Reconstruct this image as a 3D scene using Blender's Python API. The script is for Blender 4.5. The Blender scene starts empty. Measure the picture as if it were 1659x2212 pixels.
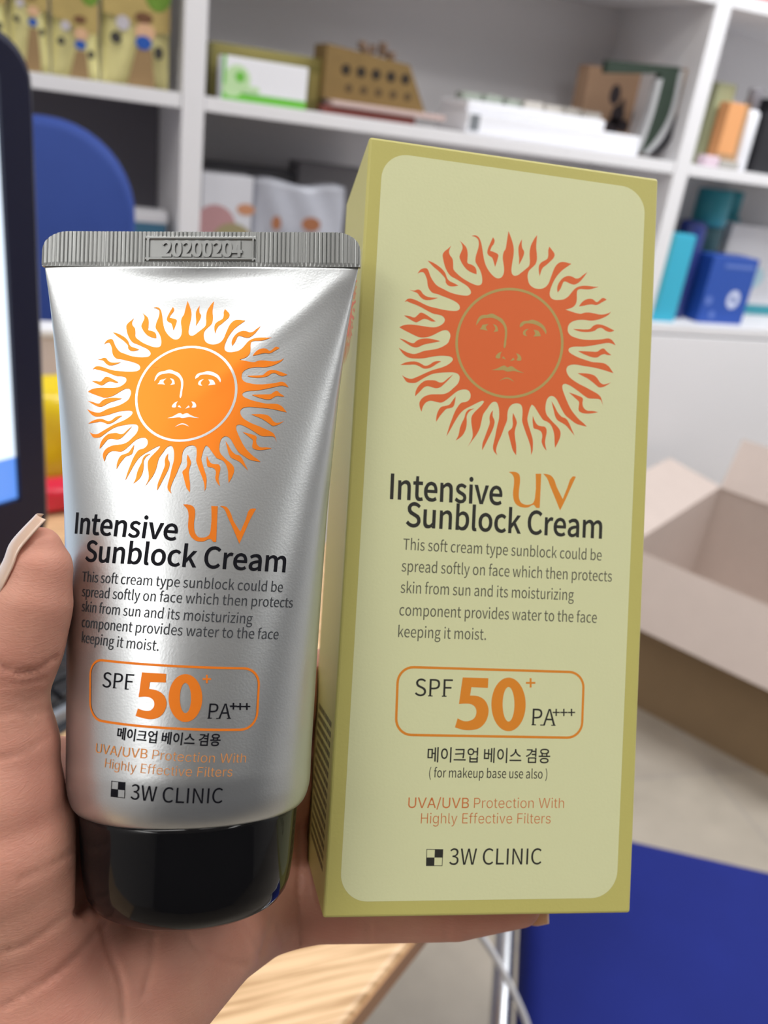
import bpy, bmesh, math, random
import numpy as np
from mathutils import Vector, Matrix
from mathutils.geometry import tessellate_polygon

random.seed(7); rng = np.random.default_rng(7)
scene = bpy.context.scene
col = scene.collection

# ------------------------------------------------------------------ camera
W_PX, H_PX, F_PX = 1659.0, 2212.0, 1860.0
CX, CY = 829.5, 1106.0
CAM = np.array([0.0, 0.0, 1.2])
def unit(v):
    v = np.array(v, float); return v / np.linalg.norm(v)
_down = unit([-577, 3983, F_PX]); _xh = unit([4866, -172, F_PX])
_xh = unit(_xh - _down * (_xh @ _down)); _up = -_down; _yh = np.cross(_up, _xh)
RC = np.array([_xh, _yh, _up])            # world = RC @ (right, down, forward)
cam_data = bpy.data.cameras.new('camera'); cam = bpy.data.objects.new('camera', cam_data); col.objects.link(cam)
cam.matrix_world = Matrix([list(RC[i] * np.array([1, -1, -1])) + [CAM[i]] for i in range(3)] + [[0, 0, 0, 1]])
cam_data.sensor_fit = 'VERTICAL'; cam_data.sensor_height = 36.0; cam_data.sensor_width = 27.0
cam_data.lens = F_PX / H_PX * 36.0
cam_data.clip_start = 0.01; cam_data.clip_end = 50
cam_data.dof.use_dof = True
cam_data.dof.focus_distance = 0.145
cam_data.dof.aperture_fstop = cam_data.lens / 1.45      # a phone-sized pupil, 1.45 mm across
scene.camera = cam

# ------------------------------------------------------------------ view, world, lights
scene.view_settings.view_transform = 'Standard'
scene.view_settings.look = 'None'
scene.view_settings.gamma = 1.0
scene.view_settings.exposure = 0.0
scene.view_settings.use_curve_mapping = False
world = bpy.data.worlds.new('world'); scene.world = world; world.use_nodes = True
world.node_tree.nodes['Background'].inputs[0].default_value = (0.9, 0.93, 1.0, 1)
world.node_tree.nodes['Background'].inputs[1].default_value = 0.3
CEIL = 2.7
LAMPS = [  # x, y, size x, size y, watts, colour : unseen ceiling panels, placed and sized for their light
    (1.80, 1.05, 1.2, 0.3, 40.0, (0.93, 0.965, 1.0)), (-0.35, 0.95, 1.2, 0.3, 7.0, (1.0, 0.98, 0.96)),
    (-1.85, -0.55, 0.6, 1.2, 15.5, (1.0, 0.985, 0.96)), (1.25, -0.65, 0.3, 1.2, 7.0, (1.0, 0.985, 0.96)),  # left and right fill panels, added to light the carton
    (-0.78, -0.02, 1.2, 0.3, 8.3, (1.0, 0.985, 0.96)), (0.74, -0.02, 1.2, 0.3, 8.3, (1.0, 0.985, 0.96)), (2.7, 0.3, 0.3, 1.2, 9.0, (0.95, 0.975, 1.0))]

# ------------------------------------------------------------------ helpers
def ray(px, py): return RC @ np.array([(px - CX) / F_PX, (py - CY) / F_PX, 1.0])
def onY(px, py, y): r = ray(px, py); return CAM + r * (y / r[1])
def onZ(px, py, z): r = ray(px, py); return CAM + r * ((z - CAM[2]) / r[2])
def c2w(P):                                # millimetres seen from the phone -> metres in the room
    return CAM + (np.asarray(P, float) * 0.001) @ RC.T
def P3(px, py, z): return np.array([(px - CX) / F_PX * z, (py - CY) / F_PX * z, z])
def project(P): return P[..., :2] / P[..., 2:3] * F_PX + np.array([CX, CY])

def srgb(r, g, b):
    f = lambda c: (c / 12.92 if c <= 0.04045 else ((c + 0.055) / 1.055) ** 2.4)
    return (f(r / 255), f(g / 255), f(b / 255), 1.0)

MATS = {}
def mat(name, color, rough=0.5, metal=0.0, bump=0.0, scale=200.0, vary=0.0, emit=None, estr=0.0, sss=0.0, coat=0.0, spec=0.5, trans=0.0, vscale=None):
    if name in MATS: return MATS[name]
    m = bpy.data.materials.new(name); m.use_nodes = True
    nt = m.node_tree; b = nt.nodes['Principled BSDF']
    b.inputs['Base Color'].default_value = color
    b.inputs['Roughness'].default_value = rough; b.inputs['Metallic'].default_value = metal
    b.inputs['Specular IOR Level'].default_value = spec
    if coat: b.inputs['Coat Weight'].default_value = coat; b.inputs['Coat Roughness'].default_value = 0.08
    if trans: b.inputs['Transmission Weight'].default_value = trans
    if sss:
        b.inputs['Subsurface Weight'].default_value = sss
        b.inputs['Subsurface Radius'].default_value = (1.0, 0.35, 0.2); b.inputs['Subsurface Scale'].default_value = 0.0025
    if emit is not None:
        b.inputs['Emission Color'].default_value = emit; b.inputs['Emission Strength'].default_value = estr
    tc = nt.nodes.new('ShaderNodeTexCoord')
    if bump:
        n = nt.nodes.new('ShaderNodeTexNoise'); n.inputs['Scale'].default_value = scale; n.inputs['Detail'].default_value = 3
        bp = nt.nodes.new('ShaderNodeBump'); bp.inputs['Strength'].default_value = bump; bp.inputs['Distance'].default_value = 0.001
        nt.links.new(tc.outputs['Object'], n.inputs['Vector']); nt.links.new(n.outputs['Fac'], bp.inputs['Height'])
        nt.links.new(bp.outputs['Normal'], b.inputs['Normal'])
    if vary:
        n2 = nt.nodes.new('ShaderNodeTexNoise'); n2.inputs['Scale'].default_value = vscale or scale * 0.15; n2.inputs['Detail'].default_value = 4
        mx = nt.nodes.new('ShaderNodeMix'); mx.data_type = 'RGBA'
        mx.inputs['A'].default_value = tuple(c * (1 - vary) for c in color[:3]) + (1,)
        mx.inputs['B'].default_value = tuple(min(1, c * (1 + vary)) for c in color[:3]) + (1,)
        nt.links.new(tc.outputs['Object'], n2.inputs['Vector']); nt.links.new(n2.outputs['Fac'], mx.inputs['Factor'])
        nt.links.new(mx.outputs['Result'], b.inputs['Base Color'])
    MATS[name] = m; return m

def empty(name, loc):
    o = bpy.data.objects.new(name, None); o.empty_display_size = 0.02; o.location = loc; col.objects.link(o); return o
def tag(o, label=None, cat=None, group=None, kind=None):
    if label: o['label'] = label
    if cat: o['category'] = cat
    if group: o['group'] = group
    if kind: o['kind'] = kind
    return o
def root_loc(o):
    p = np.zeros(3)
    while o is not None: p = p + np.array(o.location); o = o.parent
    return p
def add(name, verts, faces, mats, parent=None, fm=None, smooth=False, normals=None, loc=None):
    """one mesh object; verts in room coordinates"""
    verts = np.asarray(verts, float)
    base = root_loc(parent) if parent is not None else (np.array(loc) if loc is not None else np.zeros(3))
    me = bpy.data.meshes.new(name)
    me.from_pydata((verts - base).tolist(), [], [list(map(int, f)) for f in faces])
    for m in (mats if isinstance(mats, (list, tuple)) else [mats]): me.materials.append(m)
    if fm is not None: me.polygons.foreach_set('material_index', np.asarray(fm, dtype=np.int32))
    if smooth: me.polygons.foreach_set('use_smooth', [True] * len(me.polygons))
    me.update()
    if normals is not None: me.normals_split_custom_set_from_vertices([tuple(n) for n in normals])
    o = bpy.data.objects.new(name, me); col.objects.link(o)
    if parent is not None: o.parent = parent
    elif loc is not None: o.location = loc
    return o

class G:
    """collects shapes into one mesh"""
    def __init__(s): s.v = []; s.f = []; s.m = []
    def put(s, v, f, mi=0):
        k = len(s.v); s.v += [tuple(map(float, p)) for p in v]; s.f += [[int(i) + k for i in q] for q in f]; s.m += [mi] * len(f); return s
    def bm(s, bm, mi=0):
        bm.verts.index_update(); s.put([v.co[:] for v in bm.verts], [[v.index for v in f.verts] for f in bm.faces], mi); bm.free(); return s
    def box(s, c, size, rz=0.0, bevel=0.0, mi=0, seg=2, mtx=None):
        bm = bmesh.new(); bmesh.ops.create_cube(bm, size=1.0)
        bmesh.ops.scale(bm, vec=size, verts=bm.verts)
        if bevel: bmesh.ops.bevel(bm, geom=bm.edges[:], offset=bevel, segments=seg, affect='EDGES', profile=0.5)
        M = mtx if mtx is not None else Matrix.Translation(Vector(c)) @ Matrix.Rotation(rz, 4, 'Z')
        bmesh.ops.transform(bm, matrix=M, verts=bm.verts)
        return s.bm(bm, mi)
    def lathe(s, prof, c, n=32, mi=0, sx=1.0, sy=1.0, cap=True):
        v = []; f = []
        for r, z in prof:
            for k in range(n):
                a = 2 * math.pi * k / n; v.append((c[0] + r * math.cos(a) * sx, c[1] + r * math.sin(a) * sy, c[2] + z))
        for i in range(len(prof) - 1):
            for k in range(n): f.append([i * n + k, i * n + (k + 1) % n, (i + 1) * n + (k + 1) % n, (i + 1) * n + k])
        if cap: f.append(list(range(n))[::-1]); f.append([(len(prof) - 1) * n + k for k in range(n)])
        return s.put(v, f, mi)
    def tube(s, pts, r, n=12, mi=0):
        pts = [np.array(p, float) for p in pts]; v = []; f = []
        ref = np.array([0.3, 0.2, 0.93])
        for i, p in enumerate(pts):
            t = unit(pts[min(i + 1, len(pts) - 1)] - pts[max(i - 1, 0)]); a = unit(np.cross(t, ref)); b = np.cross(t, a)
            rr = r[i] if isinstance(r, (list, tuple)) else r
            for k in range(n):
                q = 2 * math.pi * k / n; v.append(p + rr * (a * math.cos(q) + b * math.sin(q)))
        for i in range(len(pts) - 1):
            for k in range(n): f.append([i * n + k, i * n + (k + 1) % n, (i + 1) * n + (k + 1) % n, (i + 1) * n + k])
        f.append(list(range(n))[::-1]); f.append([(len(pts) - 1) * n + k for k in range(n)])
        return s.put(v, f, mi)
    def prism(s, poly, z0, z1, mi=0, bevel=0.0):
        bm = bmesh.new(); vs = [bm.verts.new((p[0], p[1], z0)) for p in poly]; bm.faces.new(vs)
        r = bmesh.ops.extrude_face_region(bm, geom=bm.faces[:])
        bmesh.ops.translate(bm, vec=(0, 0, z1 - z0), verts=[g for g in r['geom'] if isinstance(g, bmesh.types.BMVert)])
        bmesh.ops.recalc_face_normals(bm, faces=bm.faces)
        if bevel: bmesh.ops.bevel(bm, geom=bm.edges[:], offset=bevel, segments=3, affect='EDGES', profile=0.5)
        return s.bm(bm, mi)
    def make(s, name, mats, parent=None, smooth=False, loc=None):
        return add(name, s.v, s.f, mats, parent, s.m, smooth, None, loc)

def spline(pts, n=8):
    """Catmull-Rom through points"""
    pts = [np.array(p, float) for p in pts]; out = []
    for i in range(len(pts) - 1):
        p0 = pts[max(i - 1, 0)]; p1 = pts[i]; p2 = pts[i + 1]; p3 = pts[min(i + 2, len(pts) - 1)]
        for k in range(n):
            t = k / n
            out.append(0.5 * ((2 * p1) + (-p0 + p2) * t + (2 * p0 - 5 * p1 + 4 * p2 - p3) * t * t + (-p0 + 3 * p1 - 3 * p2 + p3) * t ** 3))
    out.append(pts[-1]); return out

# ------------------------------------------------------------------ materials
M_white = mat('white_laminate', (0.80, 0.79, 0.81, 1), 0.42, bump=0.02, scale=60)
M_wall = mat('wall_paint', (0.78, 0.77, 0.77, 1), 0.8, bump=0.05, scale=90)
M_ceil = mat('ceiling_paint', (0.82, 0.82, 0.82, 1), 0.85, bump=0.03, scale=60)
M_paper_white = mat('white_paper', (0.82, 0.82, 0.86, 1), 0.6, vary=0.03, scale=30)
M_black = mat('black_plastic', (0.012, 0.012, 0.016, 1), 0.35, bump=0.02, scale=400)
M_chrome = mat('brushed_chrome', (0.72, 0.73, 0.76, 1), 0.25, 1.0, bump=0.02, scale=300)

# ------------------------------------------------------------------ setting
XL, XR, YF, YB = -2.2, 3.2, -2.4, 2.32
def slab(name, x0, x1, y0, y1, z0, z1, m):
    return tag(G().box(((x0 + x1) / 2, (y0 + y1) / 2, (z0 + z1) / 2), (x1 - x0, y1 - y0, z1 - z0)).make(name, m), kind='structure')

mf = bpy.data.materials.new('floor_tile'); mf.use_nodes = True
nt = mf.node_tree; b = nt.nodes['Principled BSDF']; b.inputs['Roughness'].default_value = 0.38
tc = nt.nodes.new('ShaderNodeTexCoord'); mp = nt.nodes.new('ShaderNodeMapping'); mp.inputs['Rotation'].default_value = (0, 0, 0.1)
br = nt.nodes.new('ShaderNodeTexBrick'); br.offset = 0.0
br.inputs['Color1'].default_value = (0.42, 0.37, 0.305, 1); br.inputs['Color2'].default_value = (0.39, 0.34, 0.285, 1); br.inputs['Mortar'].default_value = (0.36, 0.32, 0.28, 1)
br.inputs['Scale'].default_value = 1.0; br.inputs['Brick Width'].default_value = 0.6; br.inputs['Row Height'].default_value = 0.6; br.inputs['Mortar Size'].default_value = 0.003
nz = nt.nodes.new('ShaderNodeTexNoise'); nz.inputs['Scale'].default_value = 9; nz.inputs['Detail'].default_value = 6
mx = nt.nodes.new('ShaderNodeMix'); mx.data_type = 'RGBA'; mx.blend_type = 'OVERLAY'; mx.inputs['Factor'].default_value = 0.25
nt.links.new(tc.outputs['Object'], mp.inputs['Vector']); nt.links.new(mp.outputs['Vector'], br.inputs['Vector']); nt.links.new(tc.outputs['Object'], nz.inputs['Vector'])
nt.links.new(br.outputs['Color'], mx.inputs['A']); nt.links.new(nz.outputs['Fac'], mx.inputs['B']); nt.links.new(mx.outputs['Result'], b.inputs['Base Color'])

slab('floor', XL, XR, YF, YB, -0.05, 0.0, mf)
slab('ceiling', XL, XR, YF, YB, CEIL, CEIL + 0.05, M_ceil)
slab('wall_back', XL, XR, YB, YB + 0.05, 0, CEIL, M_wall)
slab('wall_front', XL, XR, YF - 0.05, YF, 0, CEIL, mat('darkened_wall_paint', (0.17, 0.17, 0.18, 1), 0.8, bump=0.05, scale=90))  # unseen wall, darkened so the tube reflects less light
slab('wall_left', XL - 0.05, XL, YF, YB, 0, CEIL, M_wall)
slab('wall_right', XR, XR + 0.05, YF, YB, 0, CEIL, M_wall)
M_lampglow = mat('lamp_diffuser', (0.9, 0.9, 0.9, 1), 0.5, emit=(1.0, 0.98, 0.96, 1), estr=1.2)
M_lampframe = mat('lamp_frame', (0.75, 0.75, 0.75, 1), 0.4)
for i, (x, y, sx, sy, w, lc) in enumerate(LAMPS):
    where = ['over the shelving unit', 'over the desk and monitor', 'added as fill to the left of the phone', 'added as fill to the right of the phone', 'above the phone on the monitor side', 'above the phone on the far side', 'along the right wall'][i]
    t = tag(empty('ceiling_lamp', (x, y, CEIL)), 'long white ceiling panel lamp ' + where, 'lamp', 'ceiling lamps')
    G().box((x, y, CEIL - 0.012), (sx + 0.06, sy + 0.06, 0.024), bevel=0.006).make('lamp_frame', M_lampframe, t)
    G().box((x, y, CEIL - 0.028), (sx, sy, 0.008)).make('diffuser', M_lampglow, t)
    ld = bpy.data.lights.new('lamp_light', 'AREA'); ld.shape = 'RECTANGLE'; ld.size = sx; ld.size_y = sy; ld.energy = w; ld.color = lc
    lo = bpy.data.objects.new('lamp_light', ld); col.objects.link(lo); lo.parent = t; lo.location = (0, 0, -0.04)

# ------------------------------------------------------------------ shelving unit (front plane 1.9 m away)
YS, YBK = 1.90, 2.28
SX0, SX1 = -0.95, 2.70
ZT = 1.178; ZC = 0.781
su = tag(empty('shelving_unit', ((SX0 + SX1) / 2, YS, 0)), 'white laminate shelving unit with open compartments above a closed white base', 'shelf')
G().box(((SX0 + SX1) / 2, YBK + 0.01, 0.95), (SX1 - SX0, 0.02, 1.9)).make('back_panel', M_white, su)
for x in (-0.93, 0.282, 1.476, 2.67):
    G().box((x, (YS + YBK) / 2, 0.95), (0.044, YBK - YS, 1.9), bevel=0.0015).make('upright', M_white, su)
for (z0, z1) in ((1.151, ZT), (1.517, 1.545), (1.86, 1.89)):
    for (x0, x1) in ((-0.907, 0.259), (0.305, 1.453), (1.499, 2.647)):
        G().box(((x0 + x1) / 2, (YS + YBK) / 2 + 0.001, (z0 + z1) / 2), (x1 - x0, YBK - YS - 0.002, z1 - z0), bevel=0.0015).make('shelf_board', M_white, su)
for (x0, x1) in ((-0.907, 0.259), (0.305, 1.453), (1.499, 2.647)):
    G().box(((x0 + x1) / 2, (YS + YBK) / 2 + 0.001, ZC - 0.013), (x1 - x0, YBK - YS - 0.002, 0.026), bevel=0.0015).make('counter_board', M_white, su)
    for k in range(2):
        w = (x1 - x0) / 2
        G().box((x0 + w * (k + 0.5), YS + 0.009, 0.41), (w - 0.004, 0.018, 0.68), bevel=0.002).make('cabinet_door', M_white, su)
    G().box(((x0 + x1) / 2, YS + 0.04, 0.035), (x1 - x0, 0.02, 0.07)).make('plinth', M_white, su)

G().box(((-0.907 + 0.259) / 2, YBK - .006, (ZC + 1.151) / 2), (1.164, .008, 1.151 - ZC - .002)).make('shade_backing', mat('shade_grey_backing', srgb(104, 101, 108), .6, bump=.02, scale=60), su)['label'] = 'dark grey panel added for the shade at the back of the lower left compartment'  # added panel: the shade inside this compartment put into its colour

# ------------------------------------------------------------------ goods on the shelves
def span(pl, pr, pyt, pym, y):
    """x range and top height of something whose front stands at distance y"""
    return onY(pl, pym, y)[0], onY(pr, pym, y)[0], onY((pl + pr) / 2, pyt, y)[2]
def carton_on(name, label, cat, px, y, depth, zb, m, group=None, bevel=0.002, rz=0.0, parts=None):
    x0, x1, zt = span(px[0], px[1], px[2], px[3], y)
    t = tag(empty(name, ((x0 + x1) / 2, y + depth / 2, zb)), label, cat, group)
    G().box(((x0 + x1) / 2, y + depth / 2, (zb + zt) / 2), (x1 - x0, depth, zt - zb), rz, bevel).make('body', m, t)
    return t, x0, x1, zt
def patch(g, x0, x1, z0, z1, y, mi=0): g.box(((x0 + x1) / 2, y, (z0 + z1) / 2), (x1 - x0, 0.0006, z1 - z0), mi=mi)
def disc(g, x, z, y, r, mi=0, n=20, rz=1.0, ex=None):
    v = []; 
    for k in range(n): a = 2 * math.pi * k / n; v.append((x + r * math.cos(a), y, z + r * rz * math.sin(a)))
    for k in range(n): a = 2 * math.pi * k / n; v.append((x + r * math.cos(a), y + 0.0005, z + r * rz * math.sin(a)))
    g.put(v, [list(range(n))] + [[k, (k + 1) % n, n + (k + 1) % n, n + k] for k in range(n)], mi)

M_cream = mat('pouch_cream', srgb(232, 224, 158), 0.4, vary=0.06, scale=60)
M_khaki = mat('pouch_khaki', srgb(178, 156, 96), 0.45, vary=0.25, scale=150)
M_green = mat('pouch_green', srgb(106, 142, 48), 0.45, vary=0.2, scale=200)
M_orange = mat('pouch_orange', srgb(226, 150, 50), 0.45)
M_taupe = mat('pouch_taupe', srgb(150, 122, 84), 0.5)
M_skinp = mat('pouch_peach', srgb(214, 172, 136), 0.5)
M_blue = mat('pouch_blue', srgb(34, 84, 170), 0.5)
M_dark = mat('print_dark', srgb(58, 56, 52), 0.5)
M_brown = mat('print_brown', srgb(110, 74, 48), 0.5)
M_grey = mat('print_grey', srgb(190, 184, 190), 0.5)
M_purple = mat('print_plum', srgb(160, 84, 96), 0.5)
def pouch(pl, pr, label, seed, dz):
    """illustrated food pouch standing on the shelf"""
    y = 1.925; x0 = onY(pl, 130, y)[0]; x1 = onY(pr, 130, y)[0]; zb = ZT + 0.0005; zt = 1.50; w = x1 - x0
    t = tag(empty('snack_pouch', ((x0 + x1) / 2, y + 0.03, zb)), label, 'pouch', 'illustrated snack pouches')
    n = 14; v = []; f = []
    for j in range(n + 1):
        q = j / n; th = 0.026 * (math.sin(math.pi * min(1, q * 1.02 + 0.0)) ** 0.6 if q < 0.97 else 0.08) + 0.004 * (1 - q)
        th = max(th, 0.0025)
        for k in range(n + 1):
            u = k / n; e = 1 - abs(2 * u - 1) ** 4
            v.append((x0 + w * u, y + 0.028 - th * e, zb + (zt - zb) * q))
    N = (n + 1) ** 2
    v += [(a, 2 * (y + 0.028) - b_, c) for a, b_, c in v]
    for j in range(n):
        for k in range(n):
            a = j * (n + 1) + k; f.append([a, a + 1, a + n + 2, a + n + 1]); f.append([N + a + 1, N + a, N + a + n + 1, N + a + n + 2])
    for k in range(n): f.append([k + 1, k, N + k, N + k + 1]); a = n * (n + 1) + k; f.append([a, a + 1, N + a + 1, N + a])
    for j in range(n): a = j * (n + 1); c_ = a + n + 1; f.append([a, c_, N + c_, N + a]); a += n; c_ += n; f.append([c_, a, N + a, N + c_])
    add('pouch_body', v, f, M_cream, t, smooth=True)
    g = G(); yy = y - 0.0005; X = lambda u: x0 + w * u; Z = lambda q: zb + 0.2 * q + dz
    def blob(u, q, r, mi, rz=1.0): disc(g, X(u), Z(q), yy - 0.0002 * (mi + 1) - 0.001, r * w, mi, rz=rz)
    # khaki picture field above a slanted edge, leafy patches, small round shapes
    r_ = random.Random(seed)
    pts = [(0.02, 0.52), (0.4, 0.46), (0.7, 0.40), (0.98, 0.42), (0.98, 1.55), (0.02, 1.55)]
    g.put([(X(u), yy - 0.0006, max(Z(q), zb + 0.002)) for u, q in pts], [list(range(6))], 0)
    for k in range(7): blob(r_.uniform(.15, .85), r_.uniform(0.85, 1.4), r_.uniform(.06, .13), r_.choice([0, 3, 4, 4]))
    blob(0.80, 0.75, 0.2, 1, 1.3); blob(0.88, 1.2, 0.13, 1, 1.5); blob(0.45, 0.98, 0.075, 8)
    g.put([(X(0.02), yy - .0014, Z(.78)), (X(.14), yy - .0014, Z(.8)), (X(.08), yy - .0014, Z(1.15)), (X(.02), yy - .0014, Z(1.2))], [[0, 1, 2, 3]], 2)
    g.put([(X(.36), yy - .0012, zb + .001), (X(.78), yy - .0012, zb + .001), (X(.72), yy - .0012, Z(.26)), (X(.5), yy - .0012, Z(.26))], [[0, 1, 2, 3]], 3)
    blob(0.62, 0.40, 0.15, 4, 0.8); blob(0.6, 0.52, 0.13, 6, .55); blob(0.6, 0.31, 0.12, 5, .8); blob(0.2, 0.32, 0.08, 7); blob(0.82, 0.24, 0.07, 9, 1.3); blob(0.3, .45, .1, 10)
    g.make('printed_picture', [M_khaki, M_green, M_orange, M_taupe, M_skinp, M_blue, M_brown, M_dark, M_purple, M_dark, M_grey], t)
pouch(-75, 20, 'yellow illustrated snack pouch behind the top of the monitor, leftmost of the row', 1, 0.02)
pouch(22, 108, 'yellow illustrated snack pouch second from the left, right beside the monitor top', 2, 0.02)
pouch(112, 215, 'yellow illustrated snack pouch third from the left with its picture printed lower', 3, -0.005)
pouch(220, 368, 'yellow illustrated snack pouch on the right end against the white upright', 4, 0.015)

# white and green soap box, olive carton behind
t, x0, x1, zt = carton_on('soap_box', 'white soap box with bright green left side and green foot, middle upper compartment', 'box', (480, 664, 132, 180), 1.915, 0.06, ZT, M_paper_white)
g = G(); gm = mat('soap_green', srgb(110, 190, 70), 0.45); gl = mat('soap_pale_green', srgb(190, 222, 170), 0.5)
patch(g, x0, x1, ZT + .0005, ZT + .016, 1.9146, 0); patch(g, x0, x0 + .006, ZT + .016, zt, 1.9146, 0)
disc(g, x0 + .035, zt - .035, 1.9142, .010, 0); patch(g, x0 + .03, x0 + .075, zt - .06, zt - .05, 1.9142, 1)
disc(g, x0 + .02, ZT + .02, 1.9140, .02, 1, rz=.7); disc(g, x0 + .03, zt - .04, 1.9144, .026, 1)
g.make('printed_design', [gm, gl], t)
M_olive = mat('olive_card', srgb(132, 124, 66), 0.55, vary=0.12, scale=120)
t, x0, x1, zt = carton_on('olive_carton', 'long olive cardboard carton standing behind the white and green soap box', 'box', (455, 700, 108, 165), 1.99, 0.10, ZT, M_olive)
g = G(); patch(g, x0 + .01, x1 - .01, zt - .012, zt - .008, 1.9896); patch(g, x1 - .03, x1 - .01, ZT + .02, zt - .03, 1.9896); g.make('printed_bands', mat('olive_print', srgb(160, 146, 84), .55), t)

# brown display tray of holes, slanted side
M_kraft = mat('golden_kraft', srgb(128, 102, 56), 0.65, vary=0.15, scale=160)
yk = 1.955
xa = onY(700, 180, yk)[0]; xb = onY(922, 215, yk)[0]; za = ZT + 0.028; zb_ = onY(880, 140, yk)[2]
t = tag(empty('honeycomb_tray', ((xa + xb) / 2, yk + .05, za)), 'golden brown cardboard tray with two rows of dark holes, right of the olive carton', 'tray')
prof = [(xa, za), (xb, za), (xb - .05, zb_), (xa + .0, zb_ + .015)]
v = [(x, yk, z) for x, z in prof] + [(x, yk + .1, z) for x, z in prof]
add('tray_shell', v, [[0, 1, 2, 3], [7, 6, 5, 4], [0, 4, 5, 1], [1, 5, 6, 2], [2, 6, 7, 3], [3, 7, 4, 0]], M_kraft, t)
g = G()
for k in range(5):
    disc(g, xa + .045 + .034 * k, zb_ - .028, yk - .0006, .0105); 
    disc(g, xa + .055 + .034 * k, zb_ - .062, yk - .0006, .008, 1)
g.make('hole', [mat('hole_dark', srgb(44, 34, 22), .8), mat('hole_brown', srgb(84, 66, 40), .8)], t)
g = G(); 
for k in range(9):
    g.box((xa + .085 + .008 * k + random.uniform(-.004, .004), yk + .04 + random.uniform(-.02, .02), zb_ + .012 + random.uniform(0, .018)), (.016, .016, .016), random.uniform(0, 3), .003)
tag(g.make('dried_bouquet', mat('dry_brown', srgb(120, 98, 82), .9, bump=.3), loc=(xa + .11, yk + .04, zb_)), 'small brown dried bunch lying on top of the holed cardboard tray', 'bouquet')

# papers under the tray
M_pinkp = mat('pink_paper', srgb(196, 172, 166), .6); M_red = mat('dark_red_card', srgb(130, 66, 58), .6)
xs0 = onY(715, 230, 1.93)[0]; xs1 = onY(960, 260, 1.93)[0]
tag(G().box(((xs0 + xs1) / 2, 2.02, ZT + .022), (xs1 - xs0, .19, .011), bevel=.002).make('pale_folder', M_pinkp, loc=((xs0 + xs1) / 2, 2.02, ZT + .016)), 'pale pink folder under the holed cardboard tray', 'folder')
tag(G().box(((xs0 + xs1) / 2 - .04, 2.02, ZT + .008), (.21, .17, .0155), bevel=.002).make('card_stack', M_red, loc=((xs0 + xs1) / 2, 2.02, ZT)), 'dark red flat card box under the pale pink folder', 'box')
# white trays to the right
xw0 = onY(1005, 280, 1.93)[0]; xw1 = onY(1378, 330, 1.93)[0]
t = tag(empty('paper_tray', ((xw0 + xw1) / 2, 2.0, ZT)), 'wide white stacked flat boxes with a small grey label on the left', 'box')
G().box(((xw0 + xw1) / 2, 2.02, ZT + .022), (xw1 - xw0, .18, .044), bevel=.004).make('lower_box', M_paper_white, t)
G().box(((xw0 + xw1) / 2 - .045, 2.03, ZT + .056), (xw1 - xw0 - .1, .16, .024), bevel=.005).make('upper_box', M_paper_white, t)
g = G(); patch(g, xw0 + .008, xw0 + .032, ZT + .006, ZT + .04, 1.9295); g.make('grey_label', mat('label_grey', srgb(120, 124, 128), .5), t)
for k in range(7):
    xx = xw0 + .05 + .055 * k
    tag(G().box((xx, 2.05 + .01 * (k % 3), ZT + .0685 + .008), (.048, .07, .016 + .003 * (k % 2)), .2 * (k % 3) - .2, .004).make('sample_sachet', [mat('sachet_sage', srgb(150, 158, 146), .6), mat('sachet_stone', srgb(196, 190, 182), .6)][0 if k < 3 else 1], loc=(xx, 2.05, ZT + .0685)),
        ['sage green', 'sage green', 'sage green', 'pale stone', 'pale stone', 'pale stone', 'pale stone'][k] + ' sachet lying on the wide white flat boxes, ' + ['first', 'second', 'third', 'fourth', 'fifth', 'sixth', 'seventh'][k] + ' from the left', 'sachet', 'sachets on the white boxes')
# tan flower box and dark green folded frame
M_tan = mat('tan_card', srgb(196, 160, 130), .6, vary=.06, scale=60)
yt = 2.12; x0 = onY(1270, 200, yt)[0]; x1 = onY(1425, 220, yt)[0]; z1 = onY(1340, 150, yt)[2]
t = tag(empty('flower_box', ((x0 + x1) / 2, yt + .04, ZT)), 'tan cardboard box with dark flower print behind the dark green folder', 'box')
G().box(((x0 + x1) / 2, yt + .04, (ZT + z1) / 2), (x1 - x0, .06, z1 - ZT), bevel=.003).make('body', M_tan, t)
g = G(); xc = onY(1330, 220, yt)[0]
for (dx, dz, r, e) in ((0, .105, .016, 1.5), (.02, .06, .02, 1.2), (.012, .03, .022, 1.), (.045, .035, .016, 1.), (.075, .065, .012, 1.6), (.028, .085, .007, 2.)):
    disc(g, xc + dx, ZT + dz + .03, yt + .0092, r, rz=e)
g.make('flower_print', mat('flower_ink', srgb(66, 58, 62), .6), t)
M_dgreen = mat('dark_green_card', srgb(36, 52, 40), .5)
t = tag(empty('green_folder', (1.39, 1.93, ZT)), 'dark green folder standing open and bowed against the right upright', 'folder')
q = lambda px, py, y=1.94: onY(px, py, y)
a = q(1313, 130); b_ = q(1470, 145); c_ = q(1468, 160); d_ = q(1310, 158)
G().put([a, b_, c_, d_] + [p + np.array([0, .02, 0]) for p in (a, b_, c_, d_)], [[3, 2, 1, 0], [4, 5, 6, 7], [0, 1, 5, 4], [1, 2, 6, 5], [2, 3, 7, 6], [3, 0, 4, 7]]).make('top_edge', M_dgreen, t)
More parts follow.
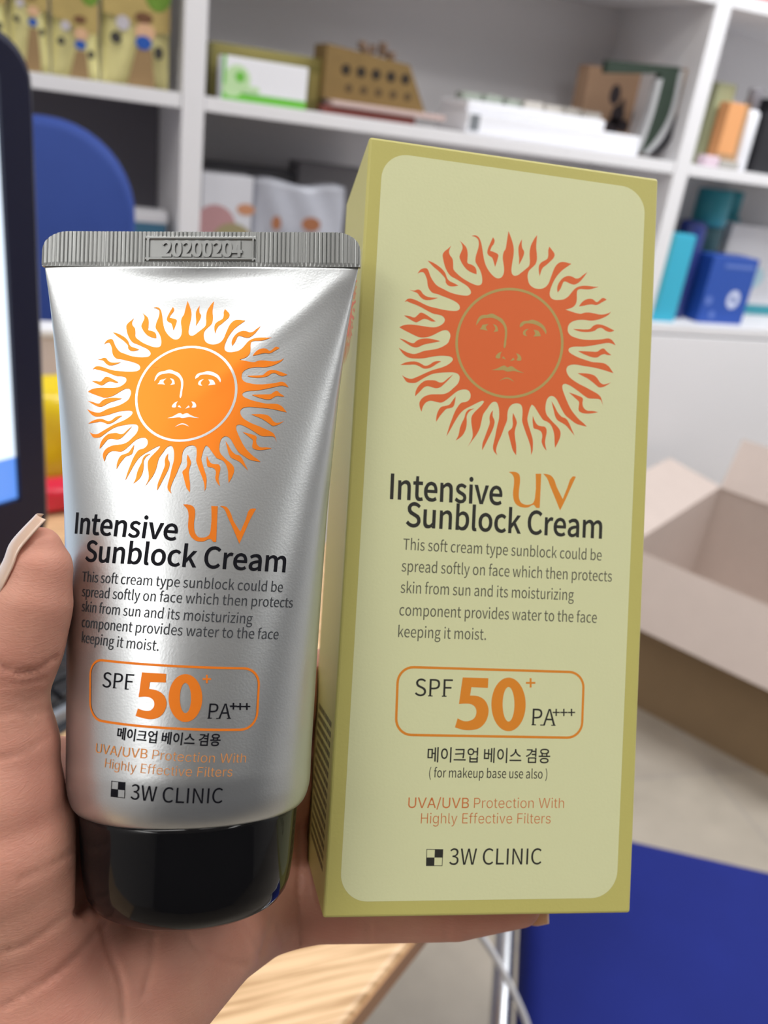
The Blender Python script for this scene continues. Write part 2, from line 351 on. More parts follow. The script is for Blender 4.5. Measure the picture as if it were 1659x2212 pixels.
def sheet(name, pts_l, pts_r, m, y, th=.02):
    L = spline(pts_l, 6); Rr = spline(pts_r, 6); v = []; f = []
    for l, r in zip(L, Rr):
        p = q(*l, y); s_ = q(*r, y); v += [p, s_, s_ + np.array([0, th, 0]), p + np.array([0, th, 0])]
    for i in range(len(L) - 1):
        for k in range(4): f.append([i * 4 + k, i * 4 + (k + 1) % 4, i * 4 + 4 + (k + 1) % 4, i * 4 + 4 + k])
    f += [[3, 2, 1, 0], [len(v) - 4, len(v) - 3, len(v) - 2, len(v) - 1]]
    return add(name, v, f, m, t)
sheet('bowed_cover', [(1428, 160), (1412, 240), (1392, 300), (1380, 326)], [(1468, 150), (1448, 240), (1420, 295), (1388, 330)], M_dgreen, 1.938)
M_page = mat('folder_page', srgb(176, 176, 178), .5)
sheet('inner_page', [(1421, 172), (1404, 240), (1384, 300), (1377, 324)], [(1432, 170), (1414, 240), (1394, 300), (1383, 326)], M_page, 1.936)
sheet('outer_page', [(1468, 150), (1448, 240), (1420, 295), (1392, 330)], [(1478, 152), (1458, 245), (1432, 300), (1400, 333)], M_page, 1.94)
sheet('black_back', [(1474, 220), (1456, 262), (1430, 305), (1404, 334)], [(1484, 200), (1468, 262), (1442, 312), (1414, 336)], M_black, 1.944)
sheet('tan_back', [(1478, 148), (1472, 200), (1458, 250), (1452, 270)], [(1488, 150), (1480, 205), (1468, 258), (1460, 285)], mat('tan_back', srgb(160, 138, 118), .6), 1.948)

# right column, upper
def bottle(name, label, cat, px, y, zb, mbody, mcap=None, r=None, capf=.2, group=None, neck=.6):
    x0, x1, zt = span(px[0], px[1], px[2], px[3], y); xc = (x0 + x1) / 2; r = r or (x1 - x0) / 2; h = zt - zb
    t = tag(empty(name, (xc, y + r, zb)), label, cat, group)
    hb = h * (1 - capf)
    G().lathe([(r * .9, 0), (r, .004), (r, hb - .012), (r * .9, hb - .004), (r * neck, hb)], (xc, y + r, zb), 28).make('bottle_body', mbody, t, True)
    if mcap is not None: G().lathe([(r * neck * 1.05, hb), (r * neck * 1.1, hb + .002), (r * neck * 1.1, h - .003), (r * neck, h)], (xc, y + r, zb), 28).make('cap', mcap, t, True)
    return t
carton_on('green_carton', 'pale green upright carton in the top right compartment beside the upright', 'box', (1538, 1578, 178, 240), 2.02, .05, ZT, mat('sage_card', srgb(166, 170, 132), .5, vary=.08, scale=60))
t, x0, x1, zt = carton_on('orange_carton', 'small orange and brown carton in front of the pale green carton', 'box', (1568, 1613, 222, 260), 1.97, .04, ZT, mat('orange_card', srgb(226, 160, 104), .5))
g = G(); patch(g, x1 - .012, x1, ZT, zt, 1.9695); patch(g, x0, x1, ZT, ZT + .035, 1.9693); g.make('printed_band', mat('band_tan', srgb(176, 138, 100), .5), t)
bottle('white_bottle', 'white pump bottle with grey cap in the top right compartment', 'bottle', (1616, 1652, 190, 250), 1.97, ZT, M_paper_white, mat('cap_grey', srgb(120, 116, 122), .4), capf=.25)
carton_on('black_carton', 'black carton at the right edge of the top right compartment', 'box', (1656, 1706, 215, 260), 1.96, .06, ZT, M_black)
tag(G().box((onY(1540, 340, 1.925)[0], 1.94, ZT + .013), (.05, .03, .026), .1, .004).make('pink_sachet', mat('pink_sachet', srgb(214, 192, 204), .5), loc=(1.56, 1.94, ZT)), 'small pink sachet on the shelf edge right of the upright', 'sachet')
tag(G().box((onY(1580, 345, 1.925)[0], 1.94, ZT + .01), (.06, .03, .02), -.1, .004).make('grey_sachet', mat('grey_sachet', srgb(168, 164, 158), .5), loc=(1.61, 1.94, ZT)), 'small grey sachet beside the pink sachet', 'sachet')
tag(G().lathe([(.004, 0), (.009, .003), (.011, .009), (.009, .015), (.003, .018)], (onY(1588, 313, 1.95)[0], 1.965, ZT + .0005), 20).make('silver_lid', M_chrome, smooth=True, loc=(1.63, 1.965, ZT)), 'tiny round silver lid in front of the orange carton', 'lid')
tag(G().box((onY(1668, 0, 1.92)[0], 1.99, 1.545 + .03), (.10, .08, .06), 0, .004).make('red_box', mat('red_card', srgb(196, 40, 52), .5), loc=(1.68, 1.99, 1.545)), 'red box on the top shelf at the upper right corner', 'box')
# right column, lower, on the counter
M_teal = mat('teal_plastic', srgb(58, 176, 206), .35); M_tealc = mat('teal_card', srgb(60, 160, 176), .45); M_dteal = mat('dark_teal', srgb(44, 92, 100), .4); M_navy = mat('navy_plastic', srgb(36, 52, 122), .35)
t, x0, x1, zt = carton_on('teal_carton', 'slim turquoise carton at the left end of the lower right compartment', 'box', (1432, 1490, 505, 570), 1.93, .04, ZC, M_teal, bevel=.003)
g = G(); patch(g, x0, x0 + .018, ZC + .03, zt, 1.9295); g.make('printed_side', M_tealc, t)
bottle('navy_bottle', 'navy blue bottle behind the slim turquoise carton', 'bottle', (1474, 1522, 478, 560), 1.975, ZC, M_navy, None, capf=0.0)
t = bottle('teal_bottle', 'tall dark teal bottle with bright teal cap in the lower right compartment', 'bottle', (1514, 1572, 410, 520), 2.036, ZC, M_dteal, M_tealc, capf=.28, neck=.95)
bottle('turquoise_bottle', 'tall turquoise bottle half hidden behind the dark teal bottle', 'bottle', (1552, 1600, 412, 520), 2.19, ZC, M_tealc, M_tealc, capf=.2, neck=.7)
t, x0, x1, zt = carton_on('blue_cream_box', 'royal blue cream box with white round design standing on the counter', 'box', (1528, 1628, 556, 610), 1.945, .085, ZC, mat('royal_blue', srgb(38, 80, 170), .4), bevel=.002)
g = G(); Wt = mat('blue_print_white', srgb(206, 214, 240), .5); Lb = mat('blue_print_light', srgb(96, 124, 200), .5)
xc = x0 + (x1 - x0) * .66; zc = ZC + (zt - ZC) * .38
n = 28; v = []
for rr in (.008, .022):
    for k in range(n): a = 2 * math.pi * k / n; v.append((xc + rr * math.cos(a), 1.944, zc + rr * 1.15 * math.sin(a)))
g.put(v, [[k, (k + 1) % n, n + (k + 1) % n, n + k] for k in range(n)], 0)
g.make('printed_ring', Wt, t)
for dx_, dz_, r_ in ((.045, .024, .010), (.022, .062, .012)):
    g = G(); disc(g, x0 + dx_, ZC + dz_, 1.944, r_); g.make('printed_dot', Lb, t)
g = G(); patch(g, x0 + .045, x1 - .012, zt - .028, zt - .018, 1.944); g.make('printed_bar', Lb, t)

t, x0, x1, zt = carton_on('white_teal_box', 'white box with turquoise foot behind the royal blue cream box', 'box', (1562, 1760, 492, 560), 2.105, .07, ZC, M_paper_white)
g = G(); patch(g, x0, x1, ZC + .001, ZC + .03, 2.1045, 0); disc(g, x0 + .12, ZC + .11, 2.1044, .05, 1, rz=.7); g.make('printed_band', [M_tealc, mat('pale_aqua', srgb(190, 224, 236), .5)], t)

# middle lower compartment
M_pack = mat('grey_white_pack', srgb(206, 206, 212), .45, vary=.04, scale=40)
t, x0, x1, zt = carton_on('food_carton', 'white carton with pink and brown food picture left in the middle lower compartment', 'box', (436, 544, 378, 450), 1.96, .08, ZC, M_pack)
g = G(); zz = onY(490, 470, 1.96)[2]
disc(g, x0 + .03, zz - .02, 1.9594, .045, 0); disc(g, x0 + .07, zz - .06, 1.9592, .05, 1); disc(g, x0 + .095, zz + .02, 1.9592, .02, 2, rz=.6); disc(g, x0 + .1, zz - .05, 1.959, .02, 2)
g.make('food_picture', [mat('food_pink', srgb(176, 134, 136), .5), mat('food_olive', srgb(150, 140, 104), .5), mat('food_orange', srgb(190, 134, 100), .5)], t)
t = tag(empty('grey_bag', (.7, 2.0, ZC)), 'pale grey plastic bag with two brown marks behind the yellow carton', 'bag')
x0, x1, zt = span(550, 750, 400, 460, 1.95)
g = G(); bm = bmesh.new(); bmesh.ops.create_grid(bm, x_segments=16, y_segments=16, size=.5)
for vv in bm.verts:
    u, w_ = vv.co.x + .5, vv.co.y + .5
    vv.co = Vector((x0 + (x1 - x0) * u, 1.98 - .035 * math.sin(math.pi * u) * (1 - .7 * w_) + .004 * math.sin(17 * u + 9 * w_) * w_, ZC + (zt - ZC) * w_ + .005 * math.sin(9 * u) * w_))
r_ = bmesh.ops.extrude_face_region(bm, geom=bm.faces[:]); bmesh.ops.translate(bm, vec=(0, .05, 0), verts=[e for e in r_['geom'] if isinstance(e, bmesh.types.BMVert)]); bmesh.ops.recalc_face_normals(bm, faces=bm.faces)
g.bm(bm); g.make('bag_body', mat('grey_film', srgb(176, 178, 188), .3), t, True)
for mx2, my2, r_, rz_ in ((597, 482, .011, 1.4), (672, 485, .022, .7)):
    g = G(); p = onY(mx2, my2, 1.94); disc(g, p[0], p[2], 1.9395, r_, rz=rz_); g.make('brown_mark', mat('mark_brown', srgb(160, 104, 72), .5), t)
carton_on('dark_carton', 'grey carton at the back of the middle lower compartment', 'box', (640, 790, 360, 430), 2.12, .1, ZC, mat('grey_card', srgb(130, 128, 132), .6))
carton_on('long_grey_carton', 'flat dark grey carton behind the white food carton', 'box', (440, 640, 362, 430), 2.14, .1, ZC, mat('grey_card_b', srgb(112, 112, 116), .6))
# left lower compartment
t, x0, x1, zt = carton_on('white_jar_box', 'white and teal box in the dark left compartment beside the upright', 'box', (288, 360, 468, 490), 1.97, .07, ZC, mat('jar_teal', srgb(70, 120, 150), .5), bevel=.004)
G().box(((x0 + x1) / 2, 2.005, zt + .006 - .008), (x1 - x0 + .004, .074, .022), 0, .003).make('lid', M_paper_white, t)

# ------------------------------------------------------------------ blue office chair behind the desk
M_bfab = mat('royal_blue_fabric', srgb(26, 38, 116), .75, spec=.15, bump=.15, scale=900, vary=.12, vscale=14)
def cushion(name, poly_pts, y_or_z, th, m, parent, vertical=True, bev=.02):
    pass
yc = 1.45
t = tag(empty('office_chair', (-.09, yc + .02, 0)), 'blue upholstered office chair with rounded backrest behind the monitor', 'chair')
zt = onY(110, 253, yc)[2]; xr = onY(292, 460, yc)[0]; zl = .56; xl = xr - .46
def rrect(x0, x1, z0, z1, r, n=10):
    pts = []
    for cx_, cz_, a0 in ((x1 - r, z1 - r, 0), (x0 + r, z1 - r, 90), (x0 + r, z0 + r, 180), (x1 - r, z0 + r, 270)):
        for k in range(n + 1): a = math.radians(a0 + 90 * k / n); pts.append((cx_ + r * math.cos(a), cz_ + r * math.sin(a)))
    return pts
pts = rrect(xl, xr, zl, zt, .125)
g = G(); bm = bmesh.new(); ring = []
cxm, czm = (xl + xr) / 2, (zl + zt) / 2
layers = [(.90, -.032), (.965, -.027), (.995, -.014), (1, 0), (.995, .014), (.965, .027), (.9, .032)]
for s_, dy in layers:
    ring.append([bm.verts.new((cxm + (x - cxm) * (1 - (1 - s_) * .5), yc + .03 + dy + .05 * ((x - cxm) / .23) ** 2 * -1 * .4, czm + (z - czm) * (1 - (1 - s_) * .5))) for x, z in pts])
for i in range(len(layers) - 1):
    for k in range(len(pts)): bm.faces.new([ring[i][k], ring[i][(k + 1) % len(pts)], ring[i + 1][(k + 1) % len(pts)], ring[i + 1][k]])
bm.faces.new(ring[0][::-1]); bm.faces.new(ring[-1]); bmesh.ops.recalc_face_normals(bm, faces=bm.faces)
g.bm(bm).make('backrest', mat('blue_chair_fabric', srgb(46, 70, 142), .7, spec=.3, bump=.15, scale=900, vary=.1, vscale=14), t, True)
G().box((-.09, yc + .24, .47), (.46, .36, .07), 0, .03, seg=4).make('seat', M_bfab, t, True)
G().box((-.09, yc + .075, .6), (.07, .02, .34), 0, .006).make('back_bracket', M_black, t)
G().tube([(-.09, yc + .19, .06), (-.09, yc + .19, .44)], .026).make('gas_stem', M_chrome, t, True)
for k in range(5):
    a = 2 * math.pi * k / 5 + .3; p1 = (-.09 + .24 * math.cos(a), yc + .19 + .24 * math.sin(a), .06)
    G().tube([(-.09, yc + .19, .09), p1], [.022, .014]).make('base_leg', M_black, t, True)
    G().lathe([(.018, -.012), (.026, -.006), (.026, .006), (.018, .012)], (p1[0], p1[1], .027), 16).make('caster', M_black, t, True)

# blue chair in the lower right corner
zs = .45
A = onZ(1142, 1750, zs); B = onZ(1659, 1868, zs); C_ = onZ(1112, 2212, zs)
eu = unit((B - A)); ev = unit(C_ - A); ev = unit(ev - eu * (ev @ eu))
t = tag(empty('blue_chair', (A[0] + .2, A[1] - .2, 0)), 'blue seat of a chair with chrome frame in the lower right corner', 'chair')
SW, SD = .46, .44
g = G(); cs = A + eu * SW / 2 + ev * SD / 2
ang = math.atan2(eu[1], eu[0])
g.box((cs[0], cs[1], zs - .03), (SW, SD, .06), ang, .022, seg=4).make('seat', M_bfab, t, True)
off = .016
ring = [A + eu * a_ + ev * b_ for a_, b_ in ((-off, .0), (-off, SD * .5), (-off, SD), (0, SD + off), (SW * .5, SD + off), (SW, SD + off), (SW + off, SD), (SW + off, SD * .5), (SW + off, 0), (SW, -.0), (SW * .5, .004), (0.0, .004))]
ring = [np.array([p[0], p[1], zs - .028]) for p in ring]
G().tube(spline(ring[:9], 4), .011).make('seat_rail', M_chrome, t, True)
for (a_, b_) in ((.10, .06), (.10, SD - .04), (SW - .05, .06), (SW - .05, SD - .04)):
    p = A + eu * a_ + ev * b_
    G().tube([(p[0], p[1], zs - .03), (p[0], p[1], .0)], .011).make('leg', M_chrome, t, True)
pb = [A + eu * (SW + off) + ev * SD * 0.0, A + eu * (SW + off) + ev * SD]

# ------------------------------------------------------------------ cardboard box on the floor
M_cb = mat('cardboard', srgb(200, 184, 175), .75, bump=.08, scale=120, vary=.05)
M_cbd = mat('cardboard_outside_shaded', srgb(146, 122, 92), .75, bump=.08, scale=120, vary=.08)  # front side, with the shade under the flap put into the colour
bfl = onZ(1277, 1473, 0.0); bfr_dir = onZ(1659, 1675, 0.0) - onZ(1384, 1530, 0.0); fx = unit(bfr_dir); fx[2] = 0; fx = unit(fx); fy = np.array([-fx[1], fx[0], 0])
def zabove(px, py, P):      # height of the pixel's ray where it is nearest above floor point P
    r = ray(px, py); k = (P[0] * r[0] + P[1] * r[1]) / (r[0] ** 2 + r[1] ** 2); return CAM[2] + r[2] * k
hb = zabove(1359, 1181, bfl)
tbl = onZ(1550, 1052, hb); D_b = max(.2, (tbl - bfl) @ fy)
W_b = .50; th = .004
t = tag(empty('cardboard_box', bfl + fx * W_b / 2 + fy * D_b / 2), 'open brown cardboard shipping box with flaps folded out on the floor', 'box')
def loc(a_, b_, z): return bfl + fx * a_ + fy * b_ + np.array([0, 0, z])
def plate(name, p, q_, r_, s_, m, parent, n=None, thick=.004):
    p, q_, r_, s_ = map(np.array, (p, q_, r_, s_)); nrm = unit(np.cross(q_ - p, s_ - p)) * thick
    v = [p, q_, r_, s_, p + nrm, q_ + nrm, r_ + nrm, s_ + nrm]
    return add(name, v, [[3, 2, 1, 0], [4, 5, 6, 7], [0, 1, 5, 4], [1, 2, 6, 5], [2, 3, 7, 6], [3, 0, 4, 7]], m, parent)
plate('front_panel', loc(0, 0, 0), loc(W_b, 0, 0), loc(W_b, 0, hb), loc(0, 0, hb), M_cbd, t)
plate('left_panel', loc(0, 0, 0), loc(0, 0, hb), loc(0, D_b, hb), loc(0, D_b, 0), M_cb, t)
plate('back_panel', loc(0, D_b, 0), loc(0, D_b, hb), loc(W_b, D_b, hb), loc(W_b, D_b, 0), M_cb, t)
plate('right_panel', loc(W_b, 0, 0), loc(W_b, D_b, 0), loc(W_b, D_b, hb), loc(W_b, 0, hb), M_cb, t)
plate('bottom_panel', loc(0, 0, .003), loc(W_b, 0, .003), loc(W_b, D_b, .003), loc(0, D_b, .003), M_cb, t)
# front flap: outer edge through the photographed line, folded forward and slightly down
fo = None
for dz in np.linspace(.02, -.2, 60):
    P = onZ(1386, 1362, hb + dz); b2 = (P - bfl) @ fy
    L = math.hypot(b2, dz)
    if fo is None or abs(L - .16) < abs(fo[0] - .16): fo = (L, b2, dz)
_, b2, dzf = fo
plate('front_flap', loc(0, -.001, hb), loc(0, b2, hb + dzf), loc(W_b, b2, hb + dzf), loc(W_b, -.001, hb), M_cb, t)
plate('left_flap', loc(0, 0, hb), loc(0, D_b, hb), loc(-.16, D_b, hb + .03), loc(-.16, 0, hb + .03), M_cb, t)
plate('back_flap', loc(0, D_b, hb), loc(W_b, D_b, hb), loc(W_b, D_b + .07, hb + .13), loc(0, D_b + .07, hb + .13), M_cb, t)
plate('right_flap', loc(W_b, 0, hb), loc(W_b + .14, 0, hb - .05), loc(W_b + .14, D_b, hb - .05), loc(W_b, D_b, hb), M_cb, t)
g = G()
for k in range(7):
    s_ = .05 + .045 * k; p = loc(s_, -.0046, hb * .62); q_ = loc(s_ + .03, -.0046, hb * .62); h = .02 if k % 2 else .03
    g.put([p, q_, q_ + np.array([0, 0, h]), p + np.array([0, 0, h])], [[0, 1, 2, 3]])
g.make('faded_stamp', mat('stamp_ink', srgb(120, 100, 74), .8), t)

# ------------------------------------------------------------------ desk, monitor and things on it
mw = bpy.data.materials.new('light_oak'); mw.use_nodes = True; nt = mw.node_tree; b = nt.nodes['Principled BSDF']; b.inputs['Roughness'].default_value = .42
tc = nt.nodes.new('ShaderNodeTexCoord'); mp = nt.nodes.new('ShaderNodeMapping'); mp.inputs['Rotation'].default_value = (0, 0, math.radians(-14)); mp.inputs['Scale'].default_value = (8, 260, 8)
n1 = nt.nodes.new('ShaderNodeTexNoise'); n1.inputs['Scale'].default_value = 1.3; n1.inputs['Detail'].default_value = 5; n1.inputs['Distortion'].default_value = .6
cr = nt.nodes.new('ShaderNodeValToRGB'); e = cr.color_ramp.elements
e[0].position = .36; e[0].color = srgb(178, 140, 98); e[1].position = .56; e[1].color = srgb(226, 190, 148)
nt.links.new(tc.outputs['Object'], mp.inputs['Vector']); nt.links.new(mp.outputs['Vector'], n1.inputs['Vector']); nt.links.new(n1.outputs['Fac'], cr.inputs['Fac']); nt.links.new(cr.outputs['Color'], b.inputs['Base Color'])
M_edge = mat('oak_edge', srgb(176, 134, 92), .5, vary=.1, scale=200)
ZD = .73
ea = onZ(887, 2032, ZD); eb = onZ(742, 2212, ZD); e1 = unit(ea - eb); e1[2] = 0; e1 = unit(e1); e2 = np.array([-e1[1], e1[0], 0])
def dsk(a_, b_, z=ZD): return np.array([ea[0], ea[1], 0]) + e1 * a_ + e2 * b_ + np.array([0, 0, z])
DA0, DA1, DB = -1.1, .39, .95
cd = dsk((DA0 + DA1) / 2, DB / 2, ZD - .014); da = math.atan2(e1[1], e1[0])
t = tag(empty('desk', (cd[0], cd[1], 0)), 'light oak desk with wood grain top under the hand', 'desk')
G().box(cd, (DA1 - DA0, DB, .028), da, .004, seg=3).make('tabletop', mw, t)
g = G(); p0 = dsk(DA0 + .004, -.0012, ZD - .014); pm = dsk((DA0 + DA1) / 2, -.0008, ZD - .014); g.box(pm, (DA1 - DA0 - .01, .0016, .02), da).make('edge_band', M_edge, t)
for a_, bs_ in ((DA0 + .06, (.08, DB - .08)), (.1, (.35, DB - .06))):
    for b_ in bs_:
        p = dsk(a_, b_, 0); G().box((p[0], p[1], (ZD - .028) / 2), (.05, .05, ZD - .028), da, .003).make('leg', M_white, t)

# monitor: right edge seen in the photo
Ym = .70
mr_b = onY(112, 1188, Ym); zmb = mr_b[2]; zmt = onY(20, 62, Ym)[2]
mx_ = e1; MWd, bz, bzb = .62, .027, .056
pr = np.array([mr_b[0], mr_b[1], 0])
def mon(a_, d, z): return pr - mx_ * a_ + e2 * d + np.array([0, 0, z])     # a: left from the right edge, d: depth
t = tag(empty('computer_monitor', mon(MWd / 2, .1, ZD)), 'black computer monitor with lit bluish white screen at left edge', 'monitor')
M_bez = mat('glossy_black_bezel', (0.008, 0.009, 0.03, 1), .3, spec=.25)
def frame_poly(x0, x1, z0, z1, r): return rrect(x0, x1, z0, z1, r, 8)
outer = frame_poly(0, MWd, zmb, zmt, .034)
scr = (bz, MWd - bz, zmb + bzb, zmt - bz)
bm = bmesh.new()
def mv(x, z, d): return bm.verts.new(mon(x, d, z))
n_o = len(outer); lay = []
for s_, d in ((.004, .0), (0, .004), (0, .030), (.02, .042)):
    lay.append([mv(x + (MWd / 2 - x) * s_ / (MWd / 2), z + ((zmb + zmt) / 2 - z) * s_ / .2, d) for x, z in outer])
for i in range(3):
    for k in range(n_o): bm.faces.new([lay[i][k], lay[i][(k + 1) % n_o], lay[i + 1][(k + 1) % n_o], lay[i + 1][k]])
bm.faces.new(lay[3])
inner = [mv(x, z, .0) for x, z in ((scr[1], scr[3]), (scr[0], scr[3]), (scr[0], scr[2]), (scr[1], scr[2]))]
inner2 = [mv(x, z, .005) for x, z in ((scr[1], scr[3]), (scr[0], scr[3]), (scr[0], scr[2]), (scr[1], scr[2]))]
q4 = n_o // 4
for s_ in range(4):
    seg_o = [lay[0][(s_ * q4 + k) % n_o] for k in range(q4)] 
    iv = inner[[0, 1, 2, 3][s_]]
    for k in range(q4 - 1): bm.faces.new([seg_o[k], seg_o[k + 1], iv])
    nx = (s_ + 1) % 4
    bm.faces.new([seg_o[-1], lay[0][(nx * q4) % n_o], inner[nx], iv])
for s_ in range(4): bm.faces.new([inner[s_], inner[(s_ + 1) % 4], inner2[(s_ + 1) % 4], inner2[s_]])
bmesh.ops.recalc_face_normals(bm, faces=bm.faces)
G().bm(bm).make('bezel', M_bez, t)
M_scr = mat('lit_screen', (0.02, 0.02, 0.02, 1), .3, emit=srgb(226, 240, 255), estr=1.3)
M_scrb = mat('lit_taskbar', (0.02, 0.02, 0.02, 1), .3, emit=srgb(96, 150, 240), estr=1.1)
zt_ = scr[2] + .036
def scq(x0, x1, z0, z1, d): return [mon(x0, d, z0), mon(x1, d, z0), mon(x1, d, z1), mon(x0, d, z1)]
g = G(); g.put(scq(scr[0], scr[1], zt_, scr[3], .0045), [[0, 1, 2, 3]], 0); g.put(scq(scr[0], scr[1], scr[2], zt_, .0045), [[0, 1, 2, 3]], 1)
for k in range(4): g.put(scq(scr[0] + .02 + .035 * k, scr[0] + .036 + .035 * k, scr[2] + .008, scr[2] + .024, .0042), [[0, 1, 2, 3]], 0)
g.make('screen', [M_scr, M_scrb], t)
pc = mon(MWd / 2, .06, 0)
G().box((pc[0], pc[1], (ZD + zmb + .14) / 2), (.07, .03, zmb + .12 - ZD), da, .004).make('stand_neck', M_black, t)
pc = mon(MWd / 2, .05, ZD + .0105); G().box(pc, (.26, .18, .014), da, .006, seg=3).make('stand_base', M_black, t)

# dark desk mat with the keyboard in front of the monitor
mr_ = (onZ(185, 1400, ZD) - ea) @ e1; m0 = (onZ(110, 1600, ZD) - ea) @ e2; m1 = (onZ(110, 1192, ZD) - ea) @ e2
pm_ = dsk(mr_ - .36, (m0 + m1) / 2, ZD + .0015)
tag(G().box(pm_, (.72, m1 - m0, .003), da, .0012).make('desk_mat', mat('charcoal_mat', (0.02, 0.022, 0.028, 1), .6, bump=.1, scale=700), loc=(pm_[0], pm_[1], ZD)), 'charcoal desk mat under the keyboard and monitor', 'mat')
kr = (onZ(180, 1480, ZD) - ea) @ e1 - .004; kf = (onZ(130, 1572, ZD) - ea) @ e2 + .006; kb_ = (onZ(130, 1440, ZD) - ea) @ e2; kd = kb_ - kf; ZK = ZD + .003
t = tag(empty('keyboard', dsk(kr - .22, kf + kd / 2, ZK)), 'black computer keyboard with grey rim behind the thumb', 'keyboard')
G().box(dsk(kr - .215, kf + kd / 2, ZK + .007), (.43, kd, .014), da, .004).make('key_base', M_black, t)
M_rim = mat('rim_grey', srgb(128, 132, 140), .35)
G().box(dsk(kr - .215, kf - .003, ZK + .006), (.43, .007, .012), da, .002).make('front_rim', M_rim, t)
G().box(dsk(kr - .215, kb_ + .003, ZK + .008), (.43, .008, .016), da, .002).make('back_rim', M_rim, t)
nrw = max(3, int(kd / .021)); pk = kd / nrw
for r_ in range(nrw):
    for k in range(14):
        p = dsk(kr - .02 - .03 * k, kf + pk * (r_ + .5), ZK + .0165)
        G().box(p, (.026, pk - .004, .006), da, .0015).make('key', mat('key_black', (0.02, 0.02, 0.023, 1), .45), t)

# yellow snack bag, red packet, tissue box
M_yel = mat('yellow_film', srgb(226, 198, 40), .16, bump=.3, scale=40)
yb = onZ(122, 1055, ZD)
def pillow(name, c, sx, sy, sz, m, rz, n=14, tilt=0.0):
    v = []; f = []
    Mx = Matrix.Translation(Vector(c)) @ Matrix.Rotation(rz, 4, 'Z') @ Matrix.Rotation(tilt, 4, 'X')
    for sgn in (-1, 1):
        for j in range(n + 1):
            for k in range(n + 1):
                u, w_ = 2 * k / n - 1, 2 * j / n - 1
                hgt = max(.03, (1 - u ** 4) * (1 - w_ ** 4)) ** .7
                wob = 1 + .04 * math.sin(9 * u + 4 * w_)
                v.append((Mx @ Vector((u * sx / 2 * (1 - .05 * w_ * w_), sgn * hgt * sy / 2 * wob, (w_ + 1) * sz / 2)))[:])
    N = (n + 1) ** 2
    for j in range(n):
        for k in range(n): a = j * (n + 1) + k; f.append([a, a + 1, a + n + 2, a + n + 1]); f.append([N + a + 1, N + a, N + a + n + 1, N + a + n + 2])
    for k in range(n): f.append([k + 1, k, N + k, N + k + 1]); a = n * (n + 1) + k; f.append([a, a + 1, N + a + 1, N + a])
    for j in range(n): a = j * (n + 1); c_ = a + n + 1; f.append([a, c_, N + c_, N + a]); a += n; c_ += n; f.append([c_, a, N + a, N + c_])
    return v, f
yv, yf = pillow('x', (yb[0] + .0, yb[1] + .04, ZD), .17, .075, .175, None, .2)
zt_y = onY(118, 822, yb[1] + .02)[2]
yv = [(x, y, ZD + (z - ZD) * (zt_y - ZD) / .175) for x, y, z in yv]
tag(add('snack_bag', yv, yf, M_yel, smooth=True, loc=(yb[0], yb[1] + .04, ZD)), 'shiny yellow snack bag standing on the desk between monitor and tube', 'bag')
rb = onZ(122, 1108, ZD)
rv, rf = pillow('x', (rb[0], rb[1] + .01, ZD), .15, .04, .05, None, .25)
zt_r = onY(122, 1040, rb[1])[2]
rv = [(x, y, ZD + (z - ZD) * (zt_r - ZD) / .05) for x, y, z in rv]
tag(add('red_packet', rv, rf, mat('red_film', srgb(206, 36, 62), .18, bump=.3, scale=60), smooth=True, loc=(rb[0], rb[1], ZD)), 'shiny red packet lying on the desk in front of the yellow snack bag', 'packet')
yw = yb[1] + .16; x0, x1, zt = span(20, 260, 712, 760, yw)
t = tag(empty('pale_box', ((x0 + x1) / 2, yw + .02, ZD)), 'pale pinkish white box behind the yellow snack bag', 'box')
zl_ = onY(110, 815, yw)[2]
G().box(((x0 + x1) / 2, yw + .02, (ZD + zt - .004) / 2), (x1 - x0, .04, zt - .004 - ZD), 0, .003).make('body', mat('pale_pink_card', srgb(214, 202, 202), .6), t)
G().box(((x0 + x1) / 2, yw + .02, zt - .006), (x1 - x0 + .006, .046, .012), 0, .003).make('lid', M_paper_white, t)

# white cable hanging off the desk
pts = [dsk(.02, .10, ZD + .004), dsk(.03, .03, ZD + .005), dsk(.035, -.006, ZD - .004)]
for px, py, y_ in ((965, 1960, .40), (1012, 1990, .40), (1060, 2052, .39), (1100, 2125, .375), (1142, 2225, .36), (1158, 2330, .345)):
    pts.append(onY(px, py, y_))
pe = pts[-1]; pts += [pe + np.array([-.03, -.06, -.12]), np.array([pe[0] - .06, pe[1] - .12, .02]), np.array([pe[0] - .1, pe[1] - .16, .004])]
cabl = G().tube(spline(pts, 8), .0028, 10).make('charging_cable', mat('white_rubber', srgb(214, 214, 218), .5), smooth=True, loc=tuple(pts[3]))
tag(cabl, 'thin white charging cable hanging down beside the blue seat', 'cable')

# ================================================================== the carton (product box)
BO = np.array([-2.81, -72.16, 165.38])
BR = np.array([[0.98203, -0.05689, -0.17995], [0.06689, 0.99651, 0.04995], [0.17648, -0.06109, 0.98241]])
BW, BH, BD = 60.0, 149.6, 32.0
